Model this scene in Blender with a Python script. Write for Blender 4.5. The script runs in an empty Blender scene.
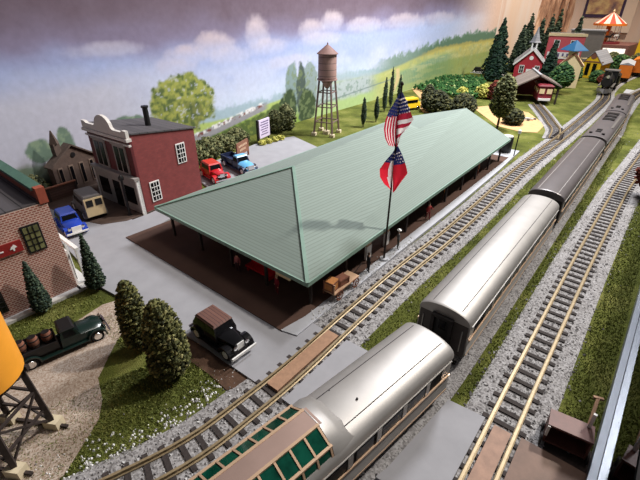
import bpy, math, random
import numpy as np
from mathutils import Vector, Matrix
random.seed(7)
S = 1/64.0            # the layout is a 1:64 model; geometry below is written in prototype metres
PI = math.pi
scn = bpy.context.scene
C = scn.collection

# ---------------------------------------------------------------- camera
cd = bpy.data.cameras.new('camera'); cam = bpy.data.objects.new('camera', cd); C.objects.link(cam)
def cam_axes():
    f, vx, vy, lx = 409.02, 315.37, 944.1, 704.35     # focal length (px) and vanishing points
    v = Vector((vx-320, vy-240, f)); up = -v.normalized()
    x = lx-320
    L = Vector((x, (-f*f-v[0]*x)/v[1], f)).normalized()
    X = L.cross(up)
    R = Matrix((X, L, up))
    return f, R
_f, _R = cam_axes()
CAMH = 20.9
M3 = Matrix((_R.col[0], -_R.col[1], -_R.col[2])).transposed()
cam.matrix_world = Matrix.Translation(Vector((0, 0, CAMH*S))) @ M3.to_4x4()
cd.sensor_width = 36; cd.lens = _f/640*36; cd.clip_start = .005; cd.clip_end = 100
scn.camera = cam

# ---------------------------------------------------------------- world, lamps, exposure
w = bpy.data.worlds.new('world'); scn.world = w; w.use_nodes = True
w.node_tree.nodes['Background'].inputs[0].default_value = (.92, .93, 1.0, 1)
w.node_tree.nodes['Background'].inputs[1].default_value = .09
vs = scn.view_settings
vs.view_transform = 'Standard'; vs.look = 'None'; vs.gamma = 1; vs.exposure = -0.2; vs.use_curve_mapping = False

def lamp(name, kind, loc, target, power, size, color=(1, .95, .88), spot=None, blend=.6):
    l = bpy.data.lights.new(name, kind); l.energy = power; l.color = color
    if kind == 'AREA': l.shape = 'DISK'; l.size = size*S
    else: l.shadow_soft_size = size*S
    if spot: l.spot_size = math.radians(spot); l.spot_blend = blend
    o = bpy.data.objects.new(name, l); C.objects.link(o)
    o.location = Vector(loc)*S
    o.rotation_euler = (Vector(target)-Vector(loc)).to_track_quat('-Z', 'Y').to_euler()
    return o
lamp('ceiling_spot', 'SPOT', (36, 114, 132), (-16, 40, 0), 245, 4, (1, .95, .88), 76, .9)
lamp('ceiling_spot', 'SPOT', (4, 176, 105), (-28, 178, 4), 190, 5, (1, .91, .78), 74, .8)
lamp('ceiling_panel', 'AREA', (10, 40, 95), (-14, 34, 0), 5, 26, (1, .93, .88))
lamp('mural_fill', 'AREA', (-20, 90, 70), (-56, 72, 5), 32, 20, (.95, .96, 1))  # unseen fill lamp, added to brighten the mural

# ---------------------------------------------------------------- materials
def lin(c):
    return tuple(((x/12.92) if x <= .04045 else ((x+.055)/1.055)**2.4) for x in c)
def rgb(r, g, b): return lin((r/255, g/255, b/255))
def nodes(name):
    m = bpy.data.materials.new(name); m.use_nodes = True
    nt = m.node_tree; b = nt.nodes['Principled BSDF']
    return m, nt, b
def coord(nt, scale=1.0):
    tc = nt.nodes.new('ShaderNodeTexCoord'); mp = nt.nodes.new('ShaderNodeMapping')
    mp.inputs['Scale'].default_value = (1/S*scale,)*3
    nt.links.new(tc.outputs['Object'], mp.inputs['Vector']); return mp.outputs[0]
def noise(nt, vec, scale, detail=4, rough=.6):
    n = nt.nodes.new('ShaderNodeTexNoise'); n.inputs['Scale'].default_value = scale
    n.inputs['Detail'].default_value = detail; n.inputs['Roughness'].default_value = rough
    nt.links.new(vec, n.inputs['Vector']); return n.outputs['Fac']
def ramp(nt, fac, stops):
    r = nt.nodes.new('ShaderNodeValToRGB')
    while len(r.color_ramp.elements) < len(stops): r.color_ramp.elements.new(.5)
    for e, (p, c) in zip(r.color_ramp.elements, stops): e.position = p; e.color = (*c, 1)
    nt.links.new(fac, r.inputs[0]); return r.outputs[0]
def bump(nt, b, h, strength, dist=.1):
    bp = nt.nodes.new('ShaderNodeBump'); bp.inputs['Strength'].default_value = strength
    bp.inputs['Distance'].default_value = dist*S
    nt.links.new(h, bp.inputs['Height']); nt.links.new(bp.outputs[0], b.inputs['Normal'])
def shade(c, k): return tuple(max(0, min(1, x*k)) for x in c)
def M(name, c, rough=.6, metal=0, sc=3.0, var=.18, bmp=0.0, spec=.4):
    m, nt, b = nodes(name)
    v = coord(nt); f = noise(nt, v, sc)
    nt.links.new(ramp(nt, f, [(.3, shade(c, 1-var)), (.7, shade(c, 1+var))]), b.inputs['Base Color'])
    b.inputs['Roughness'].default_value = rough; b.inputs['Metallic'].default_value = metal
    b.inputs['Specular IOR Level'].default_value = spec
    if bmp: bump(nt, b, noise(nt, v, sc*4), bmp)
    return m
def Mleaf(name, stops, rough=.75):
    m, nt, b = nodes(name)
    g = nt.nodes.new('ShaderNodeNewGeometry')
    nt.links.new(ramp(nt, g.outputs['Random Per Island'], stops), b.inputs['Base Color'])
    b.inputs['Roughness'].default_value = rough; b.inputs['Specular IOR Level'].default_value = .2
    return m
def Mcloth(name, c):
    m, nt, b = nodes(name)
    b.inputs['Base Color'].default_value = (*c, 1); b.inputs['Roughness'].default_value = .9; b.inputs['Specular IOR Level'].default_value = .1
    tr = nt.nodes.new('ShaderNodeBsdfTranslucent'); tr.inputs[0].default_value = (*c, 1)
    mx = nt.nodes.new('ShaderNodeMixShader'); mx.inputs[0].default_value = .55
    v = coord(nt); nt.links.new(ramp(nt, noise(nt, v, 5), [(.3, (.5,.5,.5)), (.7, (.62,.62,.62))]), mx.inputs[0])
    nt.links.new(b.outputs[0], mx.inputs[1]); nt.links.new(tr.outputs[0], mx.inputs[2]); nt.links.new(mx.outputs[0], nt.nodes['Material Output'].inputs[0])
    return m
def planar(nt):
    """u along the wall (x+y), v up"""
    v = coord(nt); s = nt.nodes.new('ShaderNodeSeparateXYZ'); nt.links.new(v, s.inputs[0])
    a = nt.nodes.new('ShaderNodeMath'); nt.links.new(s.outputs[0], a.inputs[0]); nt.links.new(s.outputs[1], a.inputs[1])
    c = nt.nodes.new('ShaderNodeCombineXYZ'); nt.links.new(a.outputs[0], c.inputs[0]); nt.links.new(s.outputs[2], c.inputs[1])
    return c.outputs[0], s, v
def Mbrick(name, c1, c2, mortar, bw=.5, bh=.2, ms=.03, rough=.85):
    m, nt, b = nodes(name)
    vec, s, v = planar(nt)
    t = nt.nodes.new('ShaderNodeTexBrick'); nt.links.new(vec, t.inputs['Vector'])
    t.inputs['Color1'].default_value = (*c1, 1); t.inputs['Color2'].default_value = (*c2, 1); t.inputs['Mortar'].default_value = (*mortar, 1)
    t.inputs['Scale'].default_value = 1; t.inputs['Mortar Size'].default_value = ms
    t.inputs['Brick Width'].default_value = bw; t.inputs['Row Height'].default_value = bh
    mx = nt.nodes.new('ShaderNodeMixRGB'); mx.blend_type = 'MULTIPLY'; mx.inputs[0].default_value = .5
    nt.links.new(t.outputs['Color'], mx.inputs[1])
    nt.links.new(ramp(nt, noise(nt, v, 1.2), [(.3, (.6, .6, .6)), (.7, (1, 1, 1))]), mx.inputs[2])
    nt.links.new(mx.outputs[0], b.inputs['Base Color']); b.inputs['Roughness'].default_value = rough
    bump(nt, b, t.outputs['Fac'], -.4, .05)
    return m
def Mlines(name, c1, c2, axis, period, width=.15, rough=.7, metal=0, bmp=.5, sc=2., var=.15):
    """boards / courses: dark joints every period along the axis"""
    m, nt, b = nodes(name)
    v = coord(nt); s = nt.nodes.new('ShaderNodeSeparateXYZ'); nt.links.new(v, s.inputs[0])
    d = nt.nodes.new('ShaderNodeMath'); d.operation = 'DIVIDE'; nt.links.new(s.outputs[axis], d.inputs[0]); d.inputs[1].default_value = period
    fr = nt.nodes.new('ShaderNodeMath'); fr.operation = 'FRACT'; nt.links.new(d.outputs[0], fr.inputs[0])
    lt = nt.nodes.new('ShaderNodeMath'); lt.operation = 'GREATER_THAN'; nt.links.new(fr.outputs[0], lt.inputs[0]); lt.inputs[1].default_value = width
    fl = nt.nodes.new('ShaderNodeMath'); fl.operation = 'FLOOR'; nt.links.new(d.outputs[0], fl.inputs[0])
    wn = nt.nodes.new('ShaderNodeTexWhiteNoise'); wn.noise_dimensions = '1D'; nt.links.new(fl.outputs[0], wn.inputs['W'])
    mx0 = nt.nodes.new('ShaderNodeMath'); mx0.operation = 'ADD'
    nt.links.new(wn.outputs['Value'], mx0.inputs[0]); nt.links.new(noise(nt, v, sc), mx0.inputs[1])
    col = ramp(nt, mx0.outputs[0], [(.4, shade(c1, 1-var)), (1.0, shade(c1, 1+var))])
    mx = nt.nodes.new('ShaderNodeMixRGB'); nt.links.new(lt.outputs[0], mx.inputs[0]); mx.inputs[1].default_value = (*c2, 1); nt.links.new(col, mx.inputs[2])
    nt.links.new(mx.outputs[0], b.inputs['Base Color']); b.inputs['Roughness'].default_value = rough; b.inputs['Metallic'].default_value = metal
    if bmp: bump(nt, b, fr.outputs[0], bmp, .06)
    return m
def Mglass(name, c, rough=.08, alpha=None):
    m, nt, b = nodes(name)
    v = coord(nt)
    nt.links.new(ramp(nt, noise(nt, v, 1.5), [(.3, shade(c, .6)), (.7, shade(c, 1.5))]), b.inputs['Base Color'])
    b.inputs['Roughness'].default_value = rough; b.inputs['Specular IOR Level'].default_value = .35
    return m

def grass_mat():
    m, nt, b = nodes('grass')
    v = coord(nt)
    big = ramp(nt, noise(nt, v, .22, 3), [(.35, rgb(84, 90, 44)), (.5, rgb(106, 112, 54)), (.66, rgb(132, 132, 74))])
    fine = ramp(nt, noise(nt, v, 9, 5, .75), [(.3, (.6, .6, .57)), (.7, (1.25, 1.25, 1.15))])
    mx = nt.nodes.new('ShaderNodeMixRGB'); mx.blend_type = 'MULTIPLY'; mx.inputs[0].default_value = 1
    nt.links.new(big, mx.inputs[1]); nt.links.new(fine, mx.inputs[2]); nt.links.new(mx.outputs[0], b.inputs['Base Color'])
    b.inputs['Roughness'].default_value = .95; b.inputs['Specular IOR Level'].default_value = .1
    bump(nt, b, noise(nt, v, 11, 4, .7), .9, .25)
    return m
def speck_mat(name, stops, sc=8, bm=.7):
    m, nt, b = nodes(name); v = coord(nt)
    vo = nt.nodes.new('ShaderNodeTexVoronoi'); vo.inputs['Scale'].default_value = sc; nt.links.new(v, vo.inputs['Vector'])
    s = nt.nodes.new('ShaderNodeSeparateColor'); nt.links.new(vo.outputs['Color'], s.inputs[0])
    mx = nt.nodes.new('ShaderNodeMixRGB'); mx.blend_type = 'MULTIPLY'; mx.inputs[0].default_value = .7
    nt.links.new(ramp(nt, s.outputs[0], stops), mx.inputs[1])
    nt.links.new(ramp(nt, noise(nt, v, .5), [(.3, (.7, .68, .66)), (.7, (1, 1, 1))]), mx.inputs[2])
    nt.links.new(mx.outputs[0], b.inputs['Base Color']); b.inputs['Roughness'].default_value = .9
    b.inputs['Specular IOR Level'].default_value = .2
    bump(nt, b, vo.outputs['Distance'], -bm, .12)
    return m

K = {}
K['grass'] = grass_mat()
K['road'] = M('grey_road', rgb(150, 149, 153), .8, 0, .6, .07)
K['brownpave'] = M('brown_pavement', rgb(84, 61, 51), .9, 0, .5, .14)
K['rustroad'] = M('rusty_road', rgb(112, 86, 72), .6, 0, .8, .25)
K['walk'] = M('concrete', rgb(172, 173, 178), .8, 0, .9, .06)
K['curb'] = M('white_curb', rgb(200, 198, 194), .7, 0, 2, .08)
K['dirtlot'] = M('dark_dirt', rgb(84, 68, 60), .95, 0, .8, .2, .2)
K['gravel'] = speck_mat('gravel', [(.0, rgb(150, 128, 110)), (.4, rgb(172, 153, 138)), (1., rgb(196, 182, 168))], 13)
K['sand'] = M('sand', rgb(198, 158, 112), .95, 0, 1.2, .15, .3)
K['dirt'] = M('shaded_dirt', rgb(78, 56, 42), .95, 0, 2, .3, .4)  # brown dirt, darkened so its colour holds the shadow there too
K['ballast'] = speck_mat('ballast', [(.0, rgb(104, 101, 101)), (.45, rgb(146, 143, 143)), (1., rgb(176, 174, 174))], 11, .5)
K['stone'] = Mleaf('ballast_stone', [(.0, rgb(112, 109, 109)), (.4, rgb(146, 143, 143)), (.75, rgb(170, 168, 168)), (1., rgb(200, 199, 197))])
K['stonebrown'] = Mleaf('brown_stone', [(.0, rgb(70, 50, 40)), (1., rgb(120, 95, 80))])
K['whitestone'] = Mleaf('white_stone', [(.0, rgb(200, 198, 195)), (1., rgb(235, 234, 232))])
K['rail'] = M('rail_metal', rgb(152, 134, 104), .42, .35, 4, .2)
K['tie'] = M('sleeper_wood', rgb(54, 47, 45), .85, 0, 5, .35, .3)
K['plank'] = M('plank', rgb(158, 122, 96), .7, 0, 3, .14)
K['silver'] = M('brushed_silver', rgb(162, 158, 154), .48, .5, .35, .1)
K['silverdark'] = M('dull_silver', rgb(150, 145, 140), .4, .8, 1, .1)
K['gold'] = M('warm_metal', rgb(206, 174, 144), .36, .4, 1, .1)
K['copper'] = M('mauve_metal', rgb(186, 158, 146), .4, .7, .5, .08)
K['darkroof'] = M('dark_roof', rgb(104, 98, 98), .38, .35, .4, .08)
K['black'] = M('black_paint', rgb(26, 25, 26), .4, 0, 2, .2)
K['blackgloss'] = M('black_gloss', rgb(16, 15, 17), .15, 0, 2, .2, 0, .6)
K['iron'] = M('dark_iron', rgb(44, 40, 40), .6, .3, 3, .25)
K['greenglass'] = Mglass('green_glass', rgb(10, 62, 48), .08)
K['darkglass'] = Mglass('dark_glass', rgb(12, 13, 16), .2)
K['shingle'] = Mlines('green_shingle', rgb(132, 145, 137), rgb(120, 132, 124), 2, .105, .25, .9, 0, .12, 1.2, .035)
K['eavegreen'] = M('green_trim', rgb(130, 158, 144), .6, 0, 2, .08)
K['woodwall'] = Mlines('brown_boards', rgb(76, 56, 50), rgb(36, 26, 24), 2, .3, .12)
K['redwood'] = M('red_boards', rgb(150, 34, 36), .6, 0, 2, .1)
K['tanwood'] = M('tan_wood', rgb(190, 155, 125), .7, 0, 3, .12)
K['brickL'] = Mbrick('pink_brick', rgb(138, 66, 52), rgb(160, 88, 72), rgb(206, 176, 160), .32, .17, .042)
K['brickR'] = Mbrick('red_brick', rgb(142, 62, 60), rgb(130, 56, 55), rgb(118, 64, 62), .42, .21, .02)
K['maroon'] = M('maroon', rgb(92, 36, 38), .6, 0, 2, .1)
K['greytrim'] = M('grey_trim', rgb(150, 143, 138), .6, 0, 2, .08)
K['white'] = M('white_paint', rgb(232, 230, 226), .5, 0, 2, .04)
K['cream'] = M('cream_paint', rgb(226, 204, 160), .6, 0, 2, .06)
K['roofplank'] = Mlines('roof_planks', rgb(74, 70, 72), rgb(38, 36, 38), 1, 1.0, .08)
K['greycope'] = M('green_coping', rgb(66, 96, 82), .6, 0, 2, .12)
K['brickred'] = M('orange_brick', rgb(150, 74, 54), .8, 0, 3, .15)
K['orange'] = M('orange_paint', rgb(240, 160, 50), .5, 0, 1, .05)
K['timber'] = M('dark_timber', rgb(52, 42, 38), .8, 0, 4, .3, .2)
K['footing'] = M('stone_footing', rgb(205, 190, 160), .8, 0, 3, .1)
K['red'] = M('red_paint', rgb(196, 32, 38), .25, 0, 1, .05, 0, .6)
K['blue'] = M('sky_blue_paint', rgb(104, 176, 222), .3, 0, 1, .05, 0, .6)
K['cobalt'] = M('cobalt_paint', rgb(36, 66, 168), .25, 0, 1, .08, 0, .6)
K['navy'] = M('navy_paint', rgb(40, 48, 78), .35, 0, 1, .1)
K['dkgreen'] = M('dark_green_paint', rgb(24, 40, 36), .22, 0, 1, .12, 0, .6)
K['greypaint'] = M('grey_paint', rgb(112, 108, 106), .45, 0, 1, .1)
K['brownroof'] = Mlines('brown_fabric', rgb(112, 78, 68), rgb(70, 46, 42), 1, .22, .2, .6)
K['chrome'] = M('chrome', rgb(225, 225, 225), .15, 1, 1, .05)
K['winband'] = M('window_band_black', rgb(20, 19, 20), .7, 0, 2, .2, 0, .08)
K['carglass'] = M('coach_glass', rgb(22, 22, 26), .3, 0, 2, .3, 0, .12)
K['tyre'] = M('tyre', rgb(28, 27, 28), .8, 0, 4, .2)
K['barrel'] = M('barrel_wood', rgb(130, 84, 66), .7, 0, 4, .2)
K['bark'] = M('bark', rgb(66, 52, 40), .9, 0, 5, .3, .3)
K['arbor'] = Mleaf('thuja_leaf', [(.0, rgb(36, 38, 22)), (.5, rgb(74, 76, 42)), (.85, rgb(116, 114, 68)), (1., rgb(164, 156, 108))])
K['pine'] = Mleaf('pine_leaf', [(.0, rgb(22, 34, 28)), (.6, rgb(46, 62, 48)), (1., rgb(84, 96, 74))])
K['spruce'] = Mleaf('spruce_leaf', [(.0, rgb(12, 28, 24)), (.6, rgb(24, 48, 38)), (1., rgb(54, 78, 56))])
K['leafdark'] = Mleaf('bush_leaf', [(.0, rgb(26, 30, 22)), (.6, rgb(54, 58, 36)), (1., rgb(96, 94, 58))])
K['leafgreen'] = Mleaf('green_leaf', [(.0, rgb(24, 52, 32)), (.6, rgb(48, 84, 46)), (1., rgb(100, 128, 70))])
K['leafolive'] = Mleaf('olive_leaf', [(.0, rgb(58, 64, 40)), (.6, rgb(88, 92, 58)), (1., rgb(134, 132, 90))])
K['leafrust'] = Mleaf('rust_leaf', [(.0, rgb(60, 22, 18)), (.6, rgb(100, 44, 34)), (1., rgb(140, 70, 52))])
K['leafyellow'] = Mleaf('yellow_leaf', [(.0, rgb(90, 100, 40)), (.45, rgb(150, 146, 60)), (1., rgb(215, 208, 120))])
K['crop'] = Mleaf('crop_leaf', [(.0, rgb(22, 62, 24)), (.7, rgb(44, 86, 40)), (.95, rgb(80, 116, 58)), (1., rgb(170, 180, 120))])
K['skin'] = M('skin', rgb(214, 168, 140), .6)
K['alu'] = M('aluminium', rgb(176, 182, 192), .35, .6, 1, .06)
K['slot'] = M('dark_slot', rgb(40, 42, 46), .6)
K['yellow'] = M('yellow_paint', rgb(240, 196, 40), .4, 0, 1, .05)
K['teal'] = M('blue_roof', rgb(40, 98, 142), .5, 0, 1, .08)
K['greyroof'] = Mlines('grey_roof', rgb(146, 146, 152), rgb(110, 110, 116), 2, .5, .12)
K['oldroof'] = Mlines('weathered_roof', rgb(128, 116, 108), rgb(86, 76, 70), 1, 1.1, .12)
K['barnred'] = M('barn_red', rgb(172, 44, 56), .6, 0, 1, .08)
K['cabred'] = M('caboose_red', rgb(120, 36, 46), .5, 0, 1, .1)
K['pinkred'] = M('rose_red', rgb(196, 84, 92), .6, 0, 1, .08)
K['sign'] = M('lavender_board', rgb(212, 198, 222), .6, 0, 2, .04)
K['signbrown'] = M('brown_board', rgb(134, 92, 72), .7, 0, 3, .1)
K['ink'] = M('ink', rgb(96, 84, 120), .7)
K['inkbrown'] = M('ink_brown', rgb(200, 168, 140), .7)
K['orangecar'] = M('orange_car', rgb(240, 130, 44), .45, 0, 1, .06)
K['rock'] = M('canyon_rock', rgb(168, 112, 82), .9, 0, .35, .5, .5)
K['fieldred'] = Mcloth('flag_red', rgb(214, 40, 56))
K['flagwhite'] = Mcloth('flag_white', rgb(246, 232, 226))
K['flagblue'] = Mcloth('flag_blue', rgb(46, 52, 104))
K['flagred2'] = Mcloth('flag_darkred', rgb(184, 46, 66))
K['picpurple'] = M('purple_mat', rgb(62, 46, 74), .7, 0, .5, .1)
K['matte'] = M('beige_mat', rgb(226, 206, 186), .8, 0, .2, .04)

# ---------------------------------------------------------------- mesh builder
class MB:
    def __init__(s): s.v = []; s.f = []; s.m = []; s.k = 0
    def add(s, vs, fs, T=None):
        b = len(s.v)
        for p in vs: s.v.append(tuple(T @ Vector(p)) if T else tuple(p))
        for q in fs: s.f.append(tuple(b+i for i in q)); s.m.append(s.k)
        return s
    def box(s, c, d, rz=0, T=None):
        x, y, z = d[0]/2, d[1]/2, d[2]/2
        vs = [(-x,-y,-z),(x,-y,-z),(x,y,-z),(-x,y,-z),(-x,-y,z),(x,-y,z),(x,y,z),(-x,y,z)]
        fs = [(0,3,2,1),(4,5,6,7),(0,1,5,4),(1,2,6,5),(2,3,7,6),(3,0,4,7)]
        A = Matrix.Translation(c) @ Matrix.Rotation(rz, 4, 'Z')
        return s.add(vs, fs, T @ A if T else A)
    def bar(s, a, b, wd, h):
        a = Vector(a); b = Vector(b); d = b-a; q = d.to_track_quat('Y', 'Z').to_matrix().to_4x4()
        return s.box((0,0,0), (wd, d.length, h), 0, Matrix.Translation((a+b)/2) @ q)
    def cyl(s, a, b, r0, r1=None, n=12, cap=True):
        a = Vector(a); b = Vector(b); r1 = r0 if r1 is None else r1
        q = (b-a).to_track_quat('Z', 'Y').to_matrix()
        vs = []; fs = []
        for P, r in ((a, r0), (b, r1)):
            for i in range(n):
                t = 2*PI*i/n; vs.append(P + q @ Vector((r*math.cos(t), r*math.sin(t), 0)))
        for i in range(n): j = (i+1) % n; fs.append((i, j, n+j, n+i))
        if cap: fs.append(tuple(range(n-1, -1, -1))); fs.append(tuple(range(n, 2*n)))
        return s.add(vs, fs)
    def lathe(s, prof, c=(0,0,0), n=16, T=None):
        vs = []; fs = []
        for r, z in prof:
            for i in range(n):
                t = 2*PI*i/n; vs.append((c[0]+r*math.cos(t), c[1]+r*math.sin(t), c[2]+z))
        for k in range(len(prof)-1):
            for i in range(n): j = (i+1) % n; fs.append((k*n+i, k*n+j, (k+1)*n+j, (k+1)*n+i))
        fs.append(tuple(range(n-1, -1, -1))); fs.append(tuple(range((len(prof)-1)*n, len(prof)*n)))
        return s.add(vs, fs, T)
    def slab(s, poly, z0, z1):
        n = len(poly)
        ar = sum(poly[i][0]*poly[(i+1) % n][1]-poly[(i+1) % n][0]*poly[i][1] for i in range(n))
        if ar < 0: poly = poly[::-1]
        vs = [(x, y, z0) for x, y in poly]+[(x, y, z1) for x, y in poly]
        fs = [tuple(range(n-1, -1, -1)), tuple(range(n, 2*n))]+[(i, (i+1) % n, n+(i+1) % n, n+i) for i in range(n)]
        return s.add(vs, fs)
    def ext(s, poly, axis, a, b):
        """extrude a polygon: axis 'x': poly in (y,z); axis 'y': poly in (x,z)"""
        n = len(poly); mk = (lambda p, t: (t, p[0], p[1])) if axis == 'x' else (lambda p, t: (p[0], t, p[1]))
        vs = [mk(p, a) for p in poly]+[mk(p, b) for p in poly]
        fs = [tuple(range(n-1, -1, -1)), tuple(range(n, 2*n))]+[(i, (i+1) % n, n+(i+1) % n, n+i) for i in range(n)]
        return s.add(vs, fs)
    def loft(s, rings, cap=True, closed=True):
        n = len(rings[0]); vs = [p for r in rings for p in r]; fs = []
        for k in range(len(rings)-1):
            for i in range(n if closed else n-1): j = (i+1) % n; fs.append((k*n+i, k*n+j, (k+1)*n+j, (k+1)*n+i))
        if cap: fs.append(tuple(range(n-1, -1, -1))); fs.append(tuple(range((len(rings)-1)*n, len(rings)*n)))
        return s.add(vs, fs)
    def quad(s, a, b, c, d): return s.add([a, b, c, d], [(0, 1, 2, 3)])
    def build(s, name, mats, parent=None, loc=(0,0,0), rz=0, smooth=0, fix=True):
        me = bpy.data.meshes.new(name); me.from_pydata(s.v, [], s.f)
        if not isinstance(mats, (list, tuple)): mats = [mats]
        for mm in mats: me.materials.append(mm)
        if len(mats) > 1: me.polygons.foreach_set('material_index', s.m)
        if fix:
            import bmesh
            bm = bmesh.new(); bm.from_mesh(me); bmesh.ops.recalc_face_normals(bm, faces=bm.faces); bm.to_mesh(me); bm.free()
        if smooth:
            me.polygons.foreach_set('use_smooth', [True]*len(me.polygons)); me.set_sharp_from_angle(angle=math.radians(smooth))
        o = bpy.data.objects.new(name, me); C.objects.link(o); o.location = loc; o.rotation_euler = (0, 0, rz)
        if parent: o.parent = parent
        return o
def tag(o, label, cat, group=None, kind=None):
    o['label'] = label; o['category'] = cat; o['kind'] = kind or 'thing'
    if group: o['group'] = group
    return o
def thing(name, label, cat, loc=(0,0,0), rz=0, group=None):
    o = bpy.data.objects.new(name, None); o.empty_display_size = .01; C.objects.link(o); o.location = loc; o.rotation_euler = (0, 0, rz)
    return tag(o, label, cat, group)
def struct(o): o['kind'] = 'structure'; return o
def dup(root, loc, rz, label=None, group=None):
    r = root.copy(); C.objects.link(r); r.location = loc; r.rotation_euler = (0, 0, rz)
    if label: r['label'] = label
    if group: r['group'] = group
    for ch in list(root.children):
        c = ch.copy(); C.objects.link(c); c.parent = r
        for g in list(ch.children):
            d = g.copy(); C.objects.link(d); d.parent = c
    return r
def copy_part(o, parent, loc, rz=0):
    c = o.copy(); C.objects.link(c); c.parent = parent; c.location = loc; c.rotation_euler = (0, 0, rz); return c

# ---------------------------------------------------------------- setting: table top, paving
b = MB(); b.box((-28, 95, -.8), (64.6+.2, 310, 1.6)); b.k = 0
ground = struct(b.build('ground', K['grass']))
b = MB(); b.box((0, 80, -52), (600, 700, 1)); struct(b.build('floor', M('museum_carpet', rgb(62, 60, 62), .95, 0, .3, .2)))
def pave(name, mat, poly, z0, z1):
    b = MB(); b.slab(poly, z0, z1); return struct(b.build(name, mat))
pave('street', K['road'], [(-13.98,11.3),(-14.0,17.8),(-16,17.8),(-16,16.4),(-37,16.4),(-39.5,26),(-35.6,40),(-36,52),(-41.5,51),(-49.3,53.3),(-51.5,47.5),(-49,33),(-46,30),(-42.2,29),(-41,20),(-41,18),(-50,17),(-56,16.5),(-56,12.5),(-42,11),(-33,10.2),(-31.6,9.9),(-28.3,10.3),(-25.5,10.8),(-21.5,11.0),(-18.9,11.2),(-16.6,11.2)], -.2, .2)
pave('road_between_tracks', K['road'], [(-12.0,11.4),(-12.0,17.9),(-8.4,18.0),(-8.8,11.4)], -.2, .3)
pave('road_between_tracks', K['road'], [(-5.0,11.7),(-4.3,17.7),(-2.15,17.9),(-2.15,11.0),(-5.2,11.0)], -.2, .3)
pave('road_by_glass', K['rustroad'], [(-.15,11),(-.15,17.9),(3.3,17.9),(3.3,11)], -.2, .3)
pave('forecourt', K['brownpave'], [(-37.8,15.5),(-16.2,15.65),(-15.95,18),(-15.95,66),(-36,66)], -.2, .28)
pave('platform', K['walk'], [(-16.3,15.65),(-15.0,16.0),(-15.05,30),(-15.0,45),(-15.2,60),(-15.6,70.5),(-19.5,70.5),(-19.5,66),(-15.9,66),(-15.9,18)], -.2, .3)
pave('dirt_lot', K['dirtlot'], [(-56,12.8),(-46,14),(-42.5,15.3),(-41.2,17.5),(-41.2,26),(-56,26)], -.2, .24)
pave('gravel_drive', K['gravel'], [(-29.4,8.9),(-28.9,10.45),(-25.9,9.2),(-24.4,7.3),(-22.4,5.2),(-20.6,4.6),(-19.4,3.8),(-18.6,2.6),(-17.6,1.2),(-16.9,-2),(-18,-9),(-34,-9),(-31.3,0.5),(-28.6,5)], -.2, .06)
pave('dirt_and_shade', K['dirt'], [(-21.5,11.1),(-19,9.8),(-17,9.9),(-15.3,9.8),(-14.4,11.3),(-16.6,11.3)], -.2, .07)  # dirt edge below the sedan with the brown shadow painted in
pave('sand_trail', K['sand'], [(-57,111),(-53,118),(-45.5,99),(-38.5,91),(-35.8,87),(-40.5,86),(-45,92),(-47,98)], -.2, .06)
pave('sand_clearing', K['sand'], [(-34,98),(-31,104),(-22.5,101),(-17,92),(-16.6,85),(-19.2,83.5),(-24,85)], -.2, .06)
pave('far_road', K['walk'], [(-56,152),(-30,150),(-30,154),(-56,157)], -.2, .05)
pave('far_road', K['walk'], [(-9.5,143),(6,138),(6,145),(-9.5,150)], -.2, .05)
# dark soil by the crossing south side
pave('dirt_and_shade', M('soil_and_shade', rgb(58, 48, 44), .95, 0, 2, .3, .4), [(-4.9,11.0),(-4.9,5),(3.3,5),(3.3,11.0)], -.2, .04)
pave('dirt_and_shade', bpy.data.materials['soil_and_shade'], [(-.1,17.9),(1.3,20.9),(3.1,19.6),(3.1,17.9)], -.2, .05)  # the cart's shadow, painted as a dark ground patch under it

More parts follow.
